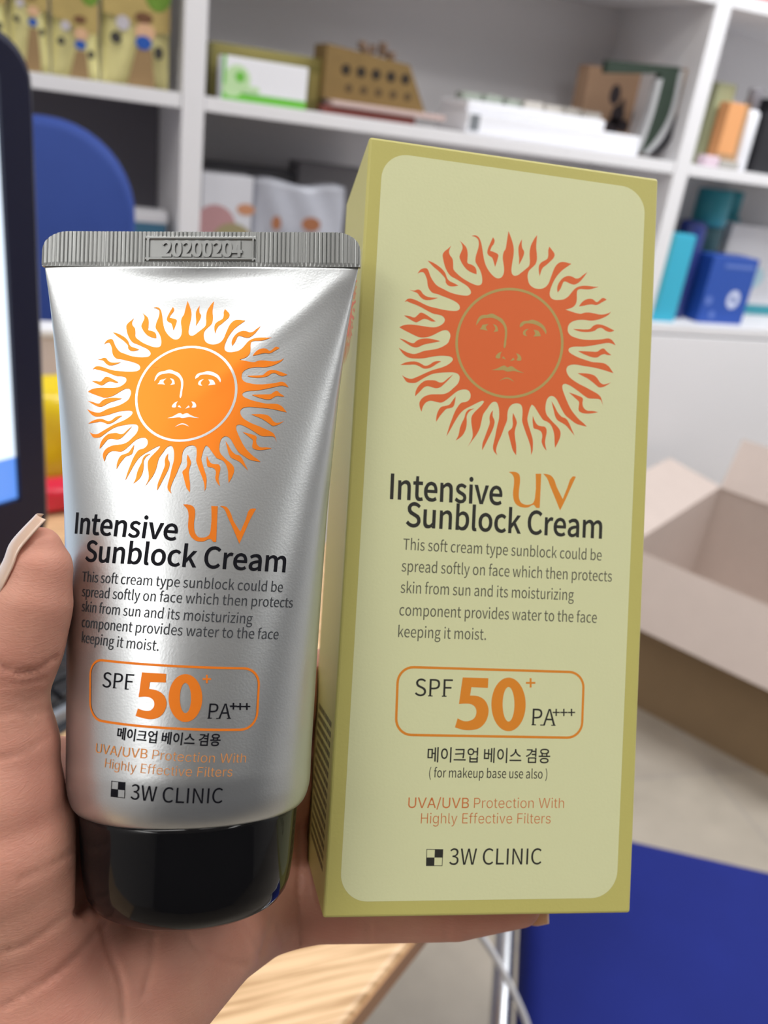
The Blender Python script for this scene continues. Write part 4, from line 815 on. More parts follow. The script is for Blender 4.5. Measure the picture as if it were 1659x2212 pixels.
def Q(base, pts, sc=6.636): return [(base[0] + x / sc, base[1] + y / sc) for x, y in pts]
Q1, Q2, Q3, Q4 = (850, 490), (1090, 490), (850, 740), (1090, 740)
SUN_MAIN = (
 Q(Q2, [(55,60),(85,140),(115,230),(130,310),(128,400),(115,480),(102,560),(97,630),(110,680),(140,702),(185,695),(240,655),(310,600),(350,560),(362,500),(358,420),(362,330),(380,260),(410,200),(440,150),(466,120),(458,200),(452,300),(462,400),(462,470),(445,530),(400,580),(350,630),(330,690),(335,760),(355,820),(400,865),(460,888),(530,888),(590,860),(630,810),(660,730),(690,650),(720,580),(760,530),(810,505),(870,508),(920,522),(957,530),(900,570),(830,620),(770,680),(720,750),(680,830),(655,900),(645,970),(665,1020),(710,1045),(790,1048),(850,1038),(910,1000),(960,940),(1010,885),(1070,855),(1140,845),(1220,850),(1290,860),(1352,860),(1290,878),(1220,897),(1150,897),(1080,893),(1045,910),(1035,960),(1035,1030),(1022,1100),(980,1150),(920,1175),(870,1188),(940,1210),(1010,1232),(1090,1248),(1150,1230),(1220,1230),(1300,1245),(1380,1258),(1450,1250),(1500,1232),(1525,1215),(1490,1260),(1420,1300),(1340,1330),(1240,1345),(1150,1335),(1060,1335),(980,1355),(925,1395),(905,1450),(910,1510),(950,1560),(1020,1590),(1100,1612),(1200,1622),(1300,1620),(1400,1612),(1490,1600),(1540,1625)]) +
 Q(Q4, [(1590,40),(1500,5),(1380,20),(1240,45),(1120,58),(1010,58),(945,70),(915,100),(925,135),(980,175),(1060,215),(1160,250),(1260,280),(1360,288),(1430,300),(1490,340),(1530,395),(1560,440),(1500,420),(1420,395),(1330,370),(1230,350),(1130,335),(1040,318),(960,318),(905,340),(885,385),(895,440),(930,495),(990,545),(1070,595),(1160,640),(1250,690),(1330,735),(1375,780),(1395,840),(1410,905),(1390,850),(1370,818),(1290,805),(1200,798),(1130,755),(1060,700),(990,650),(920,608),(860,592),(830,610),(828,660),(850,730),(885,820),(925,910),(965,980),(1020,1050),(1075,1110),(1130,1155),(1178,1205),(1110,1190),(1020,1160),(940,1100),(870,1040),(820,960),(780,880),(735,800),(690,768),(650,770),(610,810),(590,880),(585,960),(600,1030),(645,1090),(700,1150),(760,1210),(795,1265),(800,1330),(770,1420),(722,1510),(715,1420),(712,1330),(690,1240),(650,1165),(600,1130),(555,1110),(510,1050),(460,970),(420,910),(390,890),(370,920),(345,1000),(325,1100),(345,1190),(375,1290),(402,1390),(405,1480),(398,1560),(378,1610),(375,1520),(350,1420),(310,1310),(275,1210),(250,1120),(255,1040),(255,960),(240,900),(205,875),(150,872),(95,895),(55,950),(40,1020),(35,1110)]) +
 Q(Q3, [(1590,1210),(1545,1330),(1500,1430),(1475,1510),(1470,1560),(1488,1615),(1440,1560),(1425,1500),(1440,1420),(1460,1330),(1485,1200),(1510,1100),(1515,1000),(1505,920),(1475,855),(1440,848),(1400,870),(1340,950),(1285,1030),(1260,1130),(1235,1230),(1190,1320),(1130,1400),(1055,1505),(1110,1410),(1135,1340),(1130,1250),(1115,1150),(1120,1060),(1160,1000),(1220,940),(1270,890),(1298,850),(1285,835),(1220,855),(1120,905),(1040,945),(980,990),(930,1050),(880,1130),(830,1220),(790,1290),(757,1345),(800,1200),(840,1090),(880,990),(920,920),(970,865),(1040,850),(1085,820),(1105,770),(1095,715),(1060,680),(1000,672),(930,690),(870,730),(810,780),(740,835),(680,862),(610,850),(530,835),(470,855),(420,920),(402,992),(380,940),(370,870),(395,815),(450,770),(530,745),(620,742),(720,738),(790,710),(860,650),(920,590),(945,530),(945,480),(915,445),(850,428),(760,428),(650,435),(560,450),(470,490),(390,535),(320,575),(240,578),(185,560),(150,510),(120,468),(190,508),(260,520),(330,495),(420,455),(520,410),(610,380),(710,350),(790,310),(840,265),(850,235),(820,205),(750,192),(660,190),(540,205),(440,225),(330,230),(230,220),(170,190),(120,140),(75,75),(150,120),(220,150),(300,165),(370,145),(440,120),(520,108),(620,90),(710,55),(780,5)]) +
 Q(Q1, [(800,1620),(815,1570),(805,1520),(770,1485),(720,1483),(640,1515),(550,1560),(460,1585),(370,1583),(300,1555),(220,1515),(150,1480),(85,1440),(130,1415),(200,1402),(300,1405),(400,1420),(500,1435),(590,1440),(660,1420),(720,1375),(735,1335),(715,1290),(650,1260),(580,1248),(480,1200),(380,1145),(300,1110),(220,1080),(195,1066),(160,1078),(200,1035),(250,1030),(340,1060),(430,1105),(510,1140),(610,1165),(720,1190),(830,1205),(920,1200),(950,1170),(940,1120),(890,1075),(810,1035),(720,1000),(630,965),(560,945),(515,900),(490,840),(480,760),(455,690),(430,655),(390,650),(345,672),(380,620),(430,595),(480,600),(505,640),(530,710),(570,780),(620,840),(710,890),(810,940),(910,970),(1010,985),(1080,980),(1110,945),(1095,895),(1050,845),(980,800),(900,750),(820,705),(770,640),(735,560),(715,480),(705,400),(730,355),(780,315),(828,270),(795,350),(805,400),(845,460),(855,530),(860,610),(910,670),(980,730),(1060,780),(1140,820),(1220,840),(1260,820),(1272,770),(1265,700),(1240,620),(1200,550),(1175,500),(1180,420),(1205,340),(1222,260),(1215,190),(1180,150),(1120,130),(1170,122),(1220,150),(1250,210),(1270,300),(1285,400),(1305,500),(1335,580),(1380,650),(1430,705),(1490,740),(1540,730),(1575,680),(1585,610),(1575,520),(1565,440),(1580,360),(1605,320),(1620,240),(1635,140)]))
SUN_FREE = [
 Q(Q2, [(250,175),(245,250),(255,310),(278,350),(272,410),(245,470),(205,545),(208,460),(200,380),(198,300),(215,240)]),
 Q(Q2, [(640,285),(680,335),(715,390),(705,440),(660,490),(600,545),(550,585),(525,630),(502,710),(490,640),(492,560),(520,515),(570,485),(610,460),(625,410),(625,340)]),
 Q(Q2, [(1185,650),(1120,740),(1060,800),(1000,828),(940,815),(890,790),(850,785),(825,830),(800,890),(760,942),(752,890),(765,830),(800,770),(850,725),(910,705),(970,715),(1020,742),(1070,735),(1120,695)]),
 Q(Q2, [(1462,1045),(1390,1085),(1315,1122),(1250,1112),(1180,1120),(1130,1132),(1065,1142),(1100,1090),(1150,1050),(1210,1032),(1265,1040),(1320,1080),(1370,1045),(1410,1018)]),
 Q(Q2, [(1572,1488),(1510,1508),(1450,1490),(1390,1450),(1340,1455),(1290,1490),(1200,1508),(1110,1505),(1040,1490),(980,1465),(1060,1468),(1150,1472),(1220,1465),(1270,1420),(1330,1398),(1410,1410),(1480,1440)]),
 Q(Q4, [(1530,180),(1480,180),(1430,165),(1380,180),(1330,212),(1260,212),(1180,185),(1110,155),(1050,122),(1150,125),(1250,130),(1330,130),(1370,100),(1420,85),(1460,125)]),
 Q(Q4, [(1525,570),(1460,615),(1400,640),(1350,640),(1310,610),(1250,560),(1180,510),(1110,475),(1045,440),(1130,440),(1220,450),(1290,475),(1330,515),(1370,575),(1420,600)]),
 Q(Q4, [(1340,998),(1250,1015),(1160,1018),(1090,1000),(1060,970),(1065,900),(1065,850),(1020,805),(960,750),(920,715),(980,735),(1060,765),(1120,800),(1115,870),(1130,930),(1180,975),(1260,980)]),
 Q(Q4, [(1002,1335),(940,1260),(880,1190),(820,1150),(760,1115),(725,1060),(705,980),(685,900),(672,840),(720,920),(760,1000),(820,1065),(880,1090),(920,1150),(960,1240)]),
 Q(Q4, [(600,1550),(560,1500),(530,1420),(540,1330),(520,1275),(470,1245),(420,1230),(405,1170),(400,1110),(405,1050),(430,1120),(470,1180),(530,1200),(580,1210),(602,1260),(590,1350),(578,1430)]),
 Q(Q4, [(165,1615),(120,1550),(90,1450),(65,1350),(50,1280),(100,1230),(118,1170),(112,1090),(120,1010),(155,1080),(175,1150),(160,1210),(145,1280),(150,1370),(165,1480)]),
 Q(Q3, [(1425,970),(1420,1050),(1448,1120),(1440,1190),(1410,1270),(1360,1370),(1310,1470),(1270,1545),(1275,1450),(1310,1350),(1350,1240),(1380,1150),(1375,1080),(1395,1010)]),
 Q(Q3, [(1160,945),(1090,985),(1050,1050),(1050,1130),(1045,1200),(1020,1280),(980,1340),(890,1405),(930,1330),(950,1230),(980,1150),(1015,1080),(1035,1010),(1070,965),(1120,950)]),
 Q(Q3, [(890,770),(880,850),(855,920),(810,940),(760,950),(710,1000),(660,1060),(610,1140),(615,1060),(640,980),(680,925),(740,908),(800,890),(840,840)]),
 Q(Q3, [(855,455),(800,520),(730,590),(670,640),(610,655),(550,640),(490,625),(440,640),(390,690),(350,730),(310,770),(315,710),(345,640),(400,580),(460,545),(530,540),(600,545),(660,572),(710,568),(770,520)]),
 Q(Q3, [(685,270),(620,305),(560,345),(500,370),(430,372),(370,340),(310,318),(220,320),(95,322),(160,290),(250,272),(330,275),(390,300),(450,332),(510,320),(570,280),(630,265)]),
 Q(Q1, [(85,1600),(160,1622),(240,1660),(290,1668),(330,1635),(390,1608),(470,1600),(560,1610),(672,1640),(600,1655),(520,1670),(430,1690),(370,1718),(320,1730),(260,1715),(200,1680),(140,1640)]),
 Q(Q1, [(150,1270),(230,1280),(300,1300),(345,1265),(390,1230),(450,1250),(520,1295),(605,1355),(560,1360),(500,1335),(440,1320),(380,1345),(325,1370),(260,1340),(200,1305)]),
 Q(Q1, [(225,900),(290,915),(350,900),(390,915),(420,960),(480,1000),(560,1015),(640,1018),(570,1040),(490,1052),(430,1040),(380,1000),(340,950),(280,925)]),
 Q(Q1, [(490,485),(560,510),(640,560),(700,610),(745,670),(765,730),(800,775),(860,805),(930,842),(860,855),(790,845),(750,800),(745,750),(700,690),(640,630),(570,570)]),
 Q(Q1, [(945,195),(1000,245),(1045,300),(1062,380),(1060,460),(1062,520),(1110,540),(1160,570),(1185,610),(1190,680),(1130,660),(1060,620),(1005,560),(965,490),(945,430),(970,360),(990,300),(975,240)]),
 Q(Q1, [(1425,150),(1448,190),(1440,240),(1405,290),(1385,345),(1440,362),(1500,400),(1495,450),(1455,575),(1435,500),(1410,440),(1370,415),(1345,380),(1355,310),(1385,240)])]
FA = (980, 620); FS = 6.9125
SUN_FACE = [Q(FA, L, FS) for L in [
 [(335,575),(340,530),(360,480),(390,440),(440,418),(500,415),(545,400),(590,402),(650,435),(720,475),(760,530),(785,580),(798,650),(795,730),(785,800),(780,870),(760,918),(748,905),(750,840),(760,760),(765,680),(755,610),(730,560),(690,520),(640,485),(570,460),(500,462),(430,472),(390,500),(360,545)],
 [(385,632),(415,600),(425,570),(470,560),(525,550),(490,580),(480,610),(510,655),(450,640)],
 [(585,555),(630,570),(655,610),(662,662),(590,672),(615,645),(620,610)],
 [(988,605),(985,580),(1005,535),(1050,510),(1110,505),(1160,490),(1220,500),(1290,535),(1340,575),(1370,620),(1385,680),(1375,708),(1355,670),(1320,620),(1270,585),(1200,555),(1130,545),(1060,550),(1030,580)],
 [(1122,625),(1060,640),(1035,675),(1040,715),(1100,735),(1075,705),(1075,670)],
 [(1190,640),(1260,655),(1285,690),(1300,735),(1185,740),(1215,700)],
 [(718,965),(670,985),(630,1030),(625,1055),(665,1070),(690,1060),(695,1010)],
 [(740,1035),(720,1060),(775,1085),(765,1065)],
 [(890,1055),(840,1108),(910,1090)],
 [(930,990),(980,1010),(1010,1070),(1000,1100),(935,1095),(955,1050)],
 [(560,1240),(640,1220),(700,1190),(760,1172),(800,1200),(830,1190),(870,1185),(920,1220),(980,1255),(1055,1285),(980,1275),(900,1255),(830,1262),(790,1262),(750,1245),(660,1245)],
 [(680,1402),(730,1370),(790,1350),(850,1370),(905,1418),(860,1395),(800,1370),(740,1380)]]]
def ell(c, rx, ry, n=72): return [(c[0] + rx * math.cos(2 * math.pi * k / n), c[1] + ry * math.sin(2 * math.pi * k / n)) for k in range(n)]
RING_C = (980 + 832 / FS, 620 + 838 / FS); RING_R = (808 / FS, 826 / FS)
RING_O = ell(RING_C, RING_R[0], RING_R[1]); RING_I = ell(RING_C, RING_R[0] - 39 / FS, RING_R[1] - 39 / FS)
def U(pts): return [unbox(*p) for p in pts]
SUN = dict(main=U(SUN_MAIN), free=[U(L) for L in SUN_FREE], face=[U(L) for L in SUN_FACE], ro=U(RING_O), ri=U(RING_I))
SUNC = unbox(*RING_C); SUNRX = (unbox(RING_C[0] + RING_R[0], RING_C[1])[0] - unbox(RING_C[0] - RING_R[0], RING_C[1])[0]) / 2; SUNRY = (unbox(RING_C[0], RING_C[1] + RING_R[1])[1] - unbox(RING_C[0], RING_C[1] - RING_R[1])[1]) / 2
def sun_layers(fn):
    """flames and disc, then face lines; fn maps carton mm -> label mm"""
    a_ = Print(); b_ = Print()
    a_.poly([fillet_curve([fn(p) for p in SUN['main']])], 0)
    for L in SUN['free']: a_.poly([fillet_curve([fn(p) for p in L])], 0)
    for L in SUN['face']: b_.poly([fillet_curve([fn(p) for p in L])], 0)
    b_.ring([fn(p) for p in SUN['ro']], [fn(p) for p in SUN['ri']], 0)
    return a_, b_

I_blk = mat('ink_black', srgb(46, 46, 40), .5); I_grey = mat('ink_dark_grey', srgb(96, 96, 78), .5); I_or = mat('ink_orange', srgb(230, 142, 44), .5)
I_sun = mat('ink_sun_orange', srgb(228, 108, 54), .5); I_gold = mat('ink_gold', srgb(186, 164, 98), .5); I_red = mat('ink_red_orange', srgb(212, 122, 62), .5)

def rating_frame(corners, r, n=8):
    """rounded quad through four corners TL TR BR BL"""
    c_ = [np.array(p, float) for p in corners]; out = []
    for i in range(4):
        p, a_, b_ = c_[i], c_[i - 1], c_[(i + 1) % 4]; u_ = unit(a_ - p) * r; w_ = unit(b_ - p) * r
        for k in range(n + 1):
            q_ = k / n; s_ = p + u_ * (1 - math.sin(q_ * math.pi / 2)) + w_ * (1 - math.cos(q_ * math.pi / 2)); out.append(s_)
    return out
def carton_print(name, pr_, mats, lift, parent=None):
    v = np.array(pr_.v); return add(name, c2w(b2c(v[:, 0], v[:, 1], np.full(len(v), -lift))), pr_.f, mats, parent or ct, pr_.m)
pr = Print(); pr.poly([[tuple(p) for p in rating_frame(U([(827, 327.5), (1394.5, 409), (1331.3, 1939.3), (733, 1948.3)]), 5.2, 12)]], 0); panel = carton_print('front_panel', pr, M_panel, .02)
panel['label'] = 'cream rounded front panel'
s1, s2 = sun_layers(lambda p: tuple(p))
sun_o = carton_print('sun_emblem', s1, I_sun, .035, panel); carton_print('sun_face_lines', s2, I_gold, .05, panel)

def shapes(tr, base, sc):
    P_ = lambda pts: [tr(base[0] + x / sc, base[1] + y / sc) for x, y in pts]
    return P_
UV_U = [(857,60),(900,60),(925,75),(932,110),(925,180),(925,235),(940,265),(975,278),(1015,268),(1030,235),(1035,72),(1072,72),(1062,298),(1040,298),(1022,278),(985,295),(935,292),(900,268),(885,215),(892,130),(888,90),(875,72)]
UV_V = [(1085,72),(1130,80),(1155,105),(1175,160),(1215,240),(1245,165),(1280,90),(1302,92),(1270,160),(1230,250),(1197,315),(1165,235),(1130,150),(1110,100)]
D5 = [(620,150),(812,155),(808,228),(685,222),(675,285),(735,290),(785,320),(812,380),(810,430),(785,490),(740,530),(680,543),(620,540),(562,522),(582,455),(625,475),(665,475),(705,455),(722,415),(715,375),(685,350),(640,345),(592,348)]
D0o = [(970,152),(1030,170),(1075,230),(1090,330),(1085,430),(1050,510),(1000,545),(950,550),(890,530),(850,480),(832,390),(838,290),(865,210),(910,165)]
D0i = [(965,222),(935,250),(922,320),(918,400),(928,450),(950,477),(975,475),(995,445),(1005,380),(1006,300),(995,245)]
def cross(tr, c, h, t_, print_, mi):
    h /= 1; x, y = c
    print_.poly([[tr(x + a_, y + b_) for a_, b_ in ((-t_, -h), (t_, -h), (t_, -t_), (h, -t_), (h, t_), (t_, t_), (t_, h), (-t_, h), (-t_, t_), (-h, t_), (-h, -t_), (-t_, -t_))]], mi)
def seriffs(print_, pts, w, h, mi, ex, ey):
    for p in pts:
        p = np.array(p, float); print_.tri([p - ex * w / 2 - ey * h / 2, p + ex * w / 2 - ey * h / 2, p + ex * w / 2 + ey * h / 2, p - ex * w / 2 + ey * h / 2], [[0, 1, 2, 3]], mi)

def layout(tr, S, down):
    """all lettering of one label. tr: photo pixel -> label mm; S: table of base lines; down: sign of the text's up axis"""
    P_ = Print()
    for txt, a_, b_, cap, mi, off in S['lines']:
        A_, B_ = np.array(tr(*a_)), np.array(tr(*b_)); put_text(P_, txt, A_, B_, cap, mi, off, down, 'i' if mi == 3 else 's')
    return P_
# inks: 0 black, 1 grey, 2 orange, 3 red orange
mmpx = np.linalg.norm(unbox(1000, 1500) - unbox(1100, 1500)) / 100
L_BOX = dict(lines=[
 ('Intensive', (842.1, 1077), (1084.5, 1090.5), 51 * mmpx, 0, .006), ('Sunblock Cream', (876, 1136.7), (1300, 1162.8), 49 * mmpx, 0, .006),
 ('This soft cream type sunblock could be', (870.5, 1187.2), (1299.2, 1211), 23 * mmpx, 1, 0), ('spread softly on face which then protects', (867.2, 1234.4), (1321.3, 1256.5), 23 * mmpx, 1, 0),
 ('skin from sun and its moisturizing', (864.9, 1280.6), (1239, 1297), 23 * mmpx, 1, 0), ('component provides water to the face', (862.3, 1329.4), (1288.8, 1345.7), 23 * mmpx, 1, 0),
 ('keeping it moist.', (859.7, 1376), (1049.5, 1382.5), 23 * mmpx, 1, 0),
 ('SPF', (895.8, 1503.3), (977, 1504.5), 35 * mmpx, 0, 0), ('PA', (1149.4, 1566), (1199, 1567), 34 * mmpx, 0, 0),
 ('메이크업 베이스 겸용', (922.7, 1643.5), (1188, 1646), 24.5 * mmpx, 0, .003), ('( for makeup base use also )', (926.5, 1679), (1181.7, 1681.9), 19 * mmpx, 0, 0),
 ('UVA/UVB', (881.3, 1745), (1012.4, 1745.5), 20.8 * mmpx, 3, 0), ('Protection With', (1023.4, 1745.5), (1217.9, 1745.5), 21 * mmpx, 3, -.008),
 ('Highly Effective Filters', (908.8, 1778.8), (1189, 1778.8), 21 * mmpx, 3, -.008), ('3W CLINIC', (969.9, 1867.9), (1169, 1867), 32.4 * mmpx, 0, 0)])
pr = layout(unbox, L_BOX, -1)
B1 = (820, 1000); B2 = (820, 1420)
t1 = lambda x, y: tuple(unbox(B1[0] + x / 3.072, B1[1] + y / 3.072)); t2 = lambda x, y: tuple(unbox(B2[0] + x / 3.456, B2[1] + y / 3.456))
pr.poly([fillet_curve([t1(*p) for p in UV_U])], 2); pr.poly([fillet_curve([t1(*p) for p in UV_V])], 2)
pr.poly([fillet_curve([t2(*p) for p in D5])], 2); pr.ring([t2(*p) for p in ell((962, 351), 128, 200, 48)], [t2(*p) for p in ell((962, 350), 44, 129, 48)], 2)
cross(t2, (1127, 190), 35, 7, pr, 2)
for x in (1318, 1375, 1432): cross(t2, (x, 411), 27, 5, pr, 0)
X_, Y_ = np.array([1., 0]), np.array([0, 1.])
seriffs(pr, [t2(378, 288), t2(482, 290), t2(1150, 503), t2(1215, 505), t2(1297, 507)], 34 / 3.456 * mmpx, 7 / 3.456 * mmpx, 0, X_, Y_)
carton_lettering = carton_print('lettering', pr, [I_blk, I_grey, I_or, I_red], .035, panel)
pr = Print(); pr.stroke(rating_frame([t2(138, 70), t2(1525, 112), t2(1508, 601), t2(119, 577)], 3.0), 5.0 * mmpx, 0); carton_print('rating_frame', pr, I_or, .035, panel)
def logo(tr, c4, pr_):
    TL, TR, BR_, BL = [np.array(tr(*p)) for p in c4]; I = lambda a_, b_: TL * (1 - a_) * (1 - b_) + TR * a_ * (1 - b_) + BR_ * a_ * b_ + BL * (1 - a_) * b_
    def q4_(a0, b0, a1, b1): pr_.tri([I(a0, b0), I(a1, b0), I(a1, b1), I(a0, b1)], [[0, 1, 2, 3]], 0)
    w = .035
    q4_(.5, 0, 1, .5); q4_(0, .5, .5, 1); q4_(0, 0, .5, w); q4_(0, 0, w, .5); q4_(1 - w, .5, 1, 1); q4_(.5, 1 - w, 1, 1)
pr = Print(); logo(t2, [(350, 1430), (475, 1432), (468, 1557), (346, 1557)], pr); carton_print('checker_logo', pr, I_blk, .035, panel)

# left side of the carton: small sun, fine print
def side_add(name, pr_, mats, lift=.03, parent=ct):
    v = np.array(pr_.v); return add(name, c2w(b2c(np.full(len(v), -lift), v[:, 1], v[:, 0])), pr_.f, mats, parent, pr_.m)
k_ = .52
f_side = lambda p: (BD * .52 - (p[0] - SUNC[0]) * k_, 29.0 + (p[1] - SUNC[1]) * k_)
s1, s2 = sun_layers(f_side); ss = side_add('side_sun_emblem', s1, I_sun)
pr = Print(); r_ = random.Random(3)
for row in range(15):
    y0 = 112 + row * 1.9; x = 4.0
    while x < BD - 6:
        w_ = r_.uniform(.7, 2.2); pr.tri([(x, y0), (x + w_, y0), (x + w_, y0 + 1.1), (x, y0 + 1.1)], [[0, 1, 2, 3]], 0); x += w_ + .5
side_add('side_fine_print', pr, mat('ink_olive', srgb(96, 92, 48), .5))

# ================================================================== the tube
TC0 = np.array([(407 - CX) / F_PX * 147, 66.6, 147.0])
TC1 = P3(437, 503, 156.0)
TA = unit(TC1 - TC0); TL = float(np.linalg.norm(TC1 - TC0))
yaw = math.radians(0)
TN = np.array([-math.sin(yaw), 0, -math.cos(yaw)]); TN = unit(TN - TA * (TN @ TA)); TU = np.cross(TA, TN)   # to the right as seen
if TU[0] < 0: TU = -TU
V_SH, V_CR = 16.6, TL - 6.0
def v_of(py): # station along the axis seen at pixel row py
    lo, hi = 0.0, TL
    for _ in range(40):
        m_ = (lo + hi) / 2; p = TC0 + TA * m_
        if p[1] / p[2] * F_PX + CY > py: lo = m_
        else: hi = m_
    return (lo + hi) / 2
st = [(1735, 20.4), (1640, 20.6), (1400, 21.6), (1100, 23.1), (850, 25.0), (700, 26.6), (600, 27.9)]
SV = np.array([V_SH] + [v_of(y) for y, _ in st[1:]] + [V_CR, TL]); SA = np.array([a_ for _, a_ in st] + [28.6, 28.7])
PERIM = 2 * math.pi * 18.75
def b_from_a(a_):
    lo, hi = .25, 25.0
    for _ in range(40):
        m_ = (lo + hi) / 2; h = ((a_ - m_) / (a_ + m_)) ** 2; p_ = math.pi * (a_ + m_) * (1 + 3 * h / (10 + math.sqrt(4 - 3 * h)))
        if p_ < PERIM: lo = m_
        else: hi = m_
    return (lo + hi) / 2
VG = np.linspace(V_SH, TL, 240)
_aa = np.interp(VG, SV, SA); ker = np.hanning(31); ker /= ker.sum(); AG = np.convolve(np.pad(_aa, 15, mode='edge'), ker, 'valid')
BG = np.array([b_from_a(a_) for a_ in AG]); tt = np.clip((VG - SV[1]) / (V_CR - SV[1]), 0, 1)
BG = 18.3 * (1 - tt) ** .92 + .35
BG = np.where(VG >= V_CR, .4, BG)
# rounded lower shoulder
sh = np.clip((VG - V_SH) / 5.0, 0, 1); shr = 1 - .10 * (1 - np.sqrt(1 - (1 - sh) ** 2)); AGs = AG * shr; BGs = BG * shr
PH = np.linspace(-math.pi / 2, math.pi / 2, 181)
ARC = np.zeros((len(VG), len(PH)))
for i in range(len(VG)):
    x = AGs[i] * np.sin(PH); y = BGs[i] * np.cos(PH); ARC[i, 1:] = np.cumsum(np.hypot(np.diff(x), np.diff(y))); ARC[i] -= ARC[i, 90]
def relief(u, v):
    """film folds under the crimp"""
    h = V_CR - v; d = np.zeros_like(u)
    d -= 1.1 * np.exp(-(u / 13.0) ** 2) * np.exp(-((h - 4.5) / 4.5) ** 2)
    for sgn in (-1, 1):
        du = sgn * u - (28.4 - 1.05 * h); d += .35 * np.exp(-(du / 2.6) ** 2) * np.exp(-(h / 16) ** 2) * np.clip(h / 3, 0, 1)
    return d * np.clip(h / 1.5, 0, 1)
def tube_pt(phi, v, lift=0.0, back=False):
    a_ = np.interp(v, VG, AGs); b_ = np.interp(v, VG, BGs); u = a_ * np.sin(phi); n_ = b_ * np.cos(phi)
    if not back: n_ = n_ + relief(u, v) * np.clip(np.cos(phi), 0, 1)
    nx, ny = np.sin(phi) / a_, np.cos(phi) / np.maximum(b_, .3); nl = np.hypot(nx, ny); nx, ny = nx / nl, ny / nl
    u = u + nx * lift; n_ = n_ + ny * lift
    return TC0 + v[..., None] * TA + u[..., None] * TU + n_[..., None] * TN
def phi_of(s_, v):
    s_ = np.asarray(s_, float); v = np.asarray(v, float); iv = np.clip((v - VG[0]) / (VG[1] - VG[0]), 0, len(VG) - 1.001); i0 = iv.astype(int); fr = iv - i0
    out = np.zeros_like(s_)
    for k in range(len(s_)):
        p0 = np.interp(s_[k], ARC[i0[k]], PH); p1 = np.interp(s_[k], ARC[i0[k] + 1], PH); out[k] = p0 * (1 - fr[k]) + p1 * fr[k]
    return out
def lab2cam(s_, v, lift): return tube_pt(phi_of(s_, v), np.asarray(v, float), lift)
_sg, _vg = np.meshgrid(np.linspace(-28, 28, 140), np.linspace(V_SH + .2, TL - .5, 200), indexing='ij')
_pp = project(lab2cam(_sg.ravel(), _vg.ravel(), 0.0)).reshape(140, 200, 2)
def untube(px, py):
    d = np.hypot(_pp[..., 0] - px, _pp[..., 1] - py); i, j = np.unravel_index(np.argmin(d), d.shape); i = min(max(i, 1), 138); j = min(max(j, 1), 198)
    J = np.stack([(_pp[i + 1, j] - _pp[i - 1, j]) / 2, (_pp[i, j + 1] - _pp[i, j - 1]) / 2], 1); q_ = np.linalg.solve(J, np.array([px, py]) - _pp[i, j])
    return np.array([_sg[i, j] + np.clip(q_[0], -2, 2) * (_sg[1, 0] - _sg[0, 0]), _vg[i, j] + np.clip(q_[1], -2, 2) * (_vg[0, 1] - _vg[0, 0])])

tb = tag(empty('sunblock_tube', c2w(TC0)), 'silver sunblock tube with orange sun emblem and black cap, held upside down in the hand', 'tube')
M_silver = bpy.data.materials.new('silver_film'); M_silver.use_nodes = True
nt = M_silver.node_tree; b = nt.nodes['Principled BSDF']; b.inputs['Base Color'].default_value = (.51, .53, .54, 1); b.inputs['Metallic'].default_value = .95; b.inputs['Roughness'].default_value = .34
tc = nt.nodes.new('ShaderNodeTexCoord'); n1 = nt.nodes.new('ShaderNodeTexNoise'); n1.inputs['Scale'].default_value = 2600; bp = nt.nodes.new('ShaderNodeBump'); bp.inputs['Strength'].default_value = .04; bp.inputs['Distance'].default_value = .0005
nt.links.new(tc.outputs['Object'], n1.inputs['Vector']); nt.links.new(n1.outputs['Fac'], bp.inputs['Height']); nt.links.new(bp.outputs['Normal'], b.inputs['Normal'])
NPH, NV = 144, 120
vs = np.concatenate([V_SH + np.linspace(0, 5.0, 14)[:-1], np.linspace(V_SH + 5.0, V_CR, NV - 13)])
v = []; f = []
for vi in vs:
    ph = np.linspace(-math.pi / 2, 1.5 * math.pi, NPH, endpoint=False); front = np.cos(ph) > -1e-6
    p = tube_pt(ph, np.full(NPH, vi)); pb_ = tube_pt(ph, np.full(NPH, vi), 0, True); v.append(np.where(front[:, None], p, pb_))
nr = len(vs); v = np.concatenate(v)
for i in range(nr - 1):
    for k in range(NPH): f.append([i * NPH + k, i * NPH + (k + 1) % NPH, (i + 1) * NPH + (k + 1) % NPH, (i + 1) * NPH + k])
f.append(list(range(NPH))[::-1]); f.append([(nr - 1) * NPH + k for k in range(NPH)])
add('tube_body', c2w(v), f, M_silver, tb, smooth=True)
# crimped end: ribbed flat seal with rounded corners
DATE = (unit, None)
s0, vd0 = untube(318, 566); s1_, vd1 = untube(545, 524)
vd0, vd1 = V_CR + .9, TL - 1.25
du0, du1 = -9.6, 9.3
nu, nvv = 460, 26
us = np.linspace(-28.7, 28.7, nu); v = []; f = []
for side in (1, -1):
    for j in range(nvv):
        q_ = j / (nvv - 1)
        for u_ in us:
            edge = 28.7 - abs(u_); rr = 4.6
            top = TL - (rr - math.sqrt(max(0, rr * rr - (rr - edge) ** 2)) if edge < rr else 0) * .75
            vv_ = V_CR - .4 + (top - V_CR + .4) * q_
            rib = .11 * (1 - 2 * max(0, 1 - abs(((u_ / .74) % 1) - .5) * 6))
            if q_ < .12: rib *= q_ / .12
            indate = du0 - .5 < u_ < du1 + .5 and vd0 - .4 < vv_ < vd1 + .4
            if indate: rib = -.12
            if indate and (abs(u_ - du0) < .22 or abs(u_ - du1) < .22 or abs(vv_ - vd0) < .25 or abs(vv_ - vd1) < .25): rib = .2
            n_ = side * (.42 + (rib if side > 0 else 0)); v.append(TC0 + TA * vv_ + TU * u_ + TN * n_)
N = nu * nvv
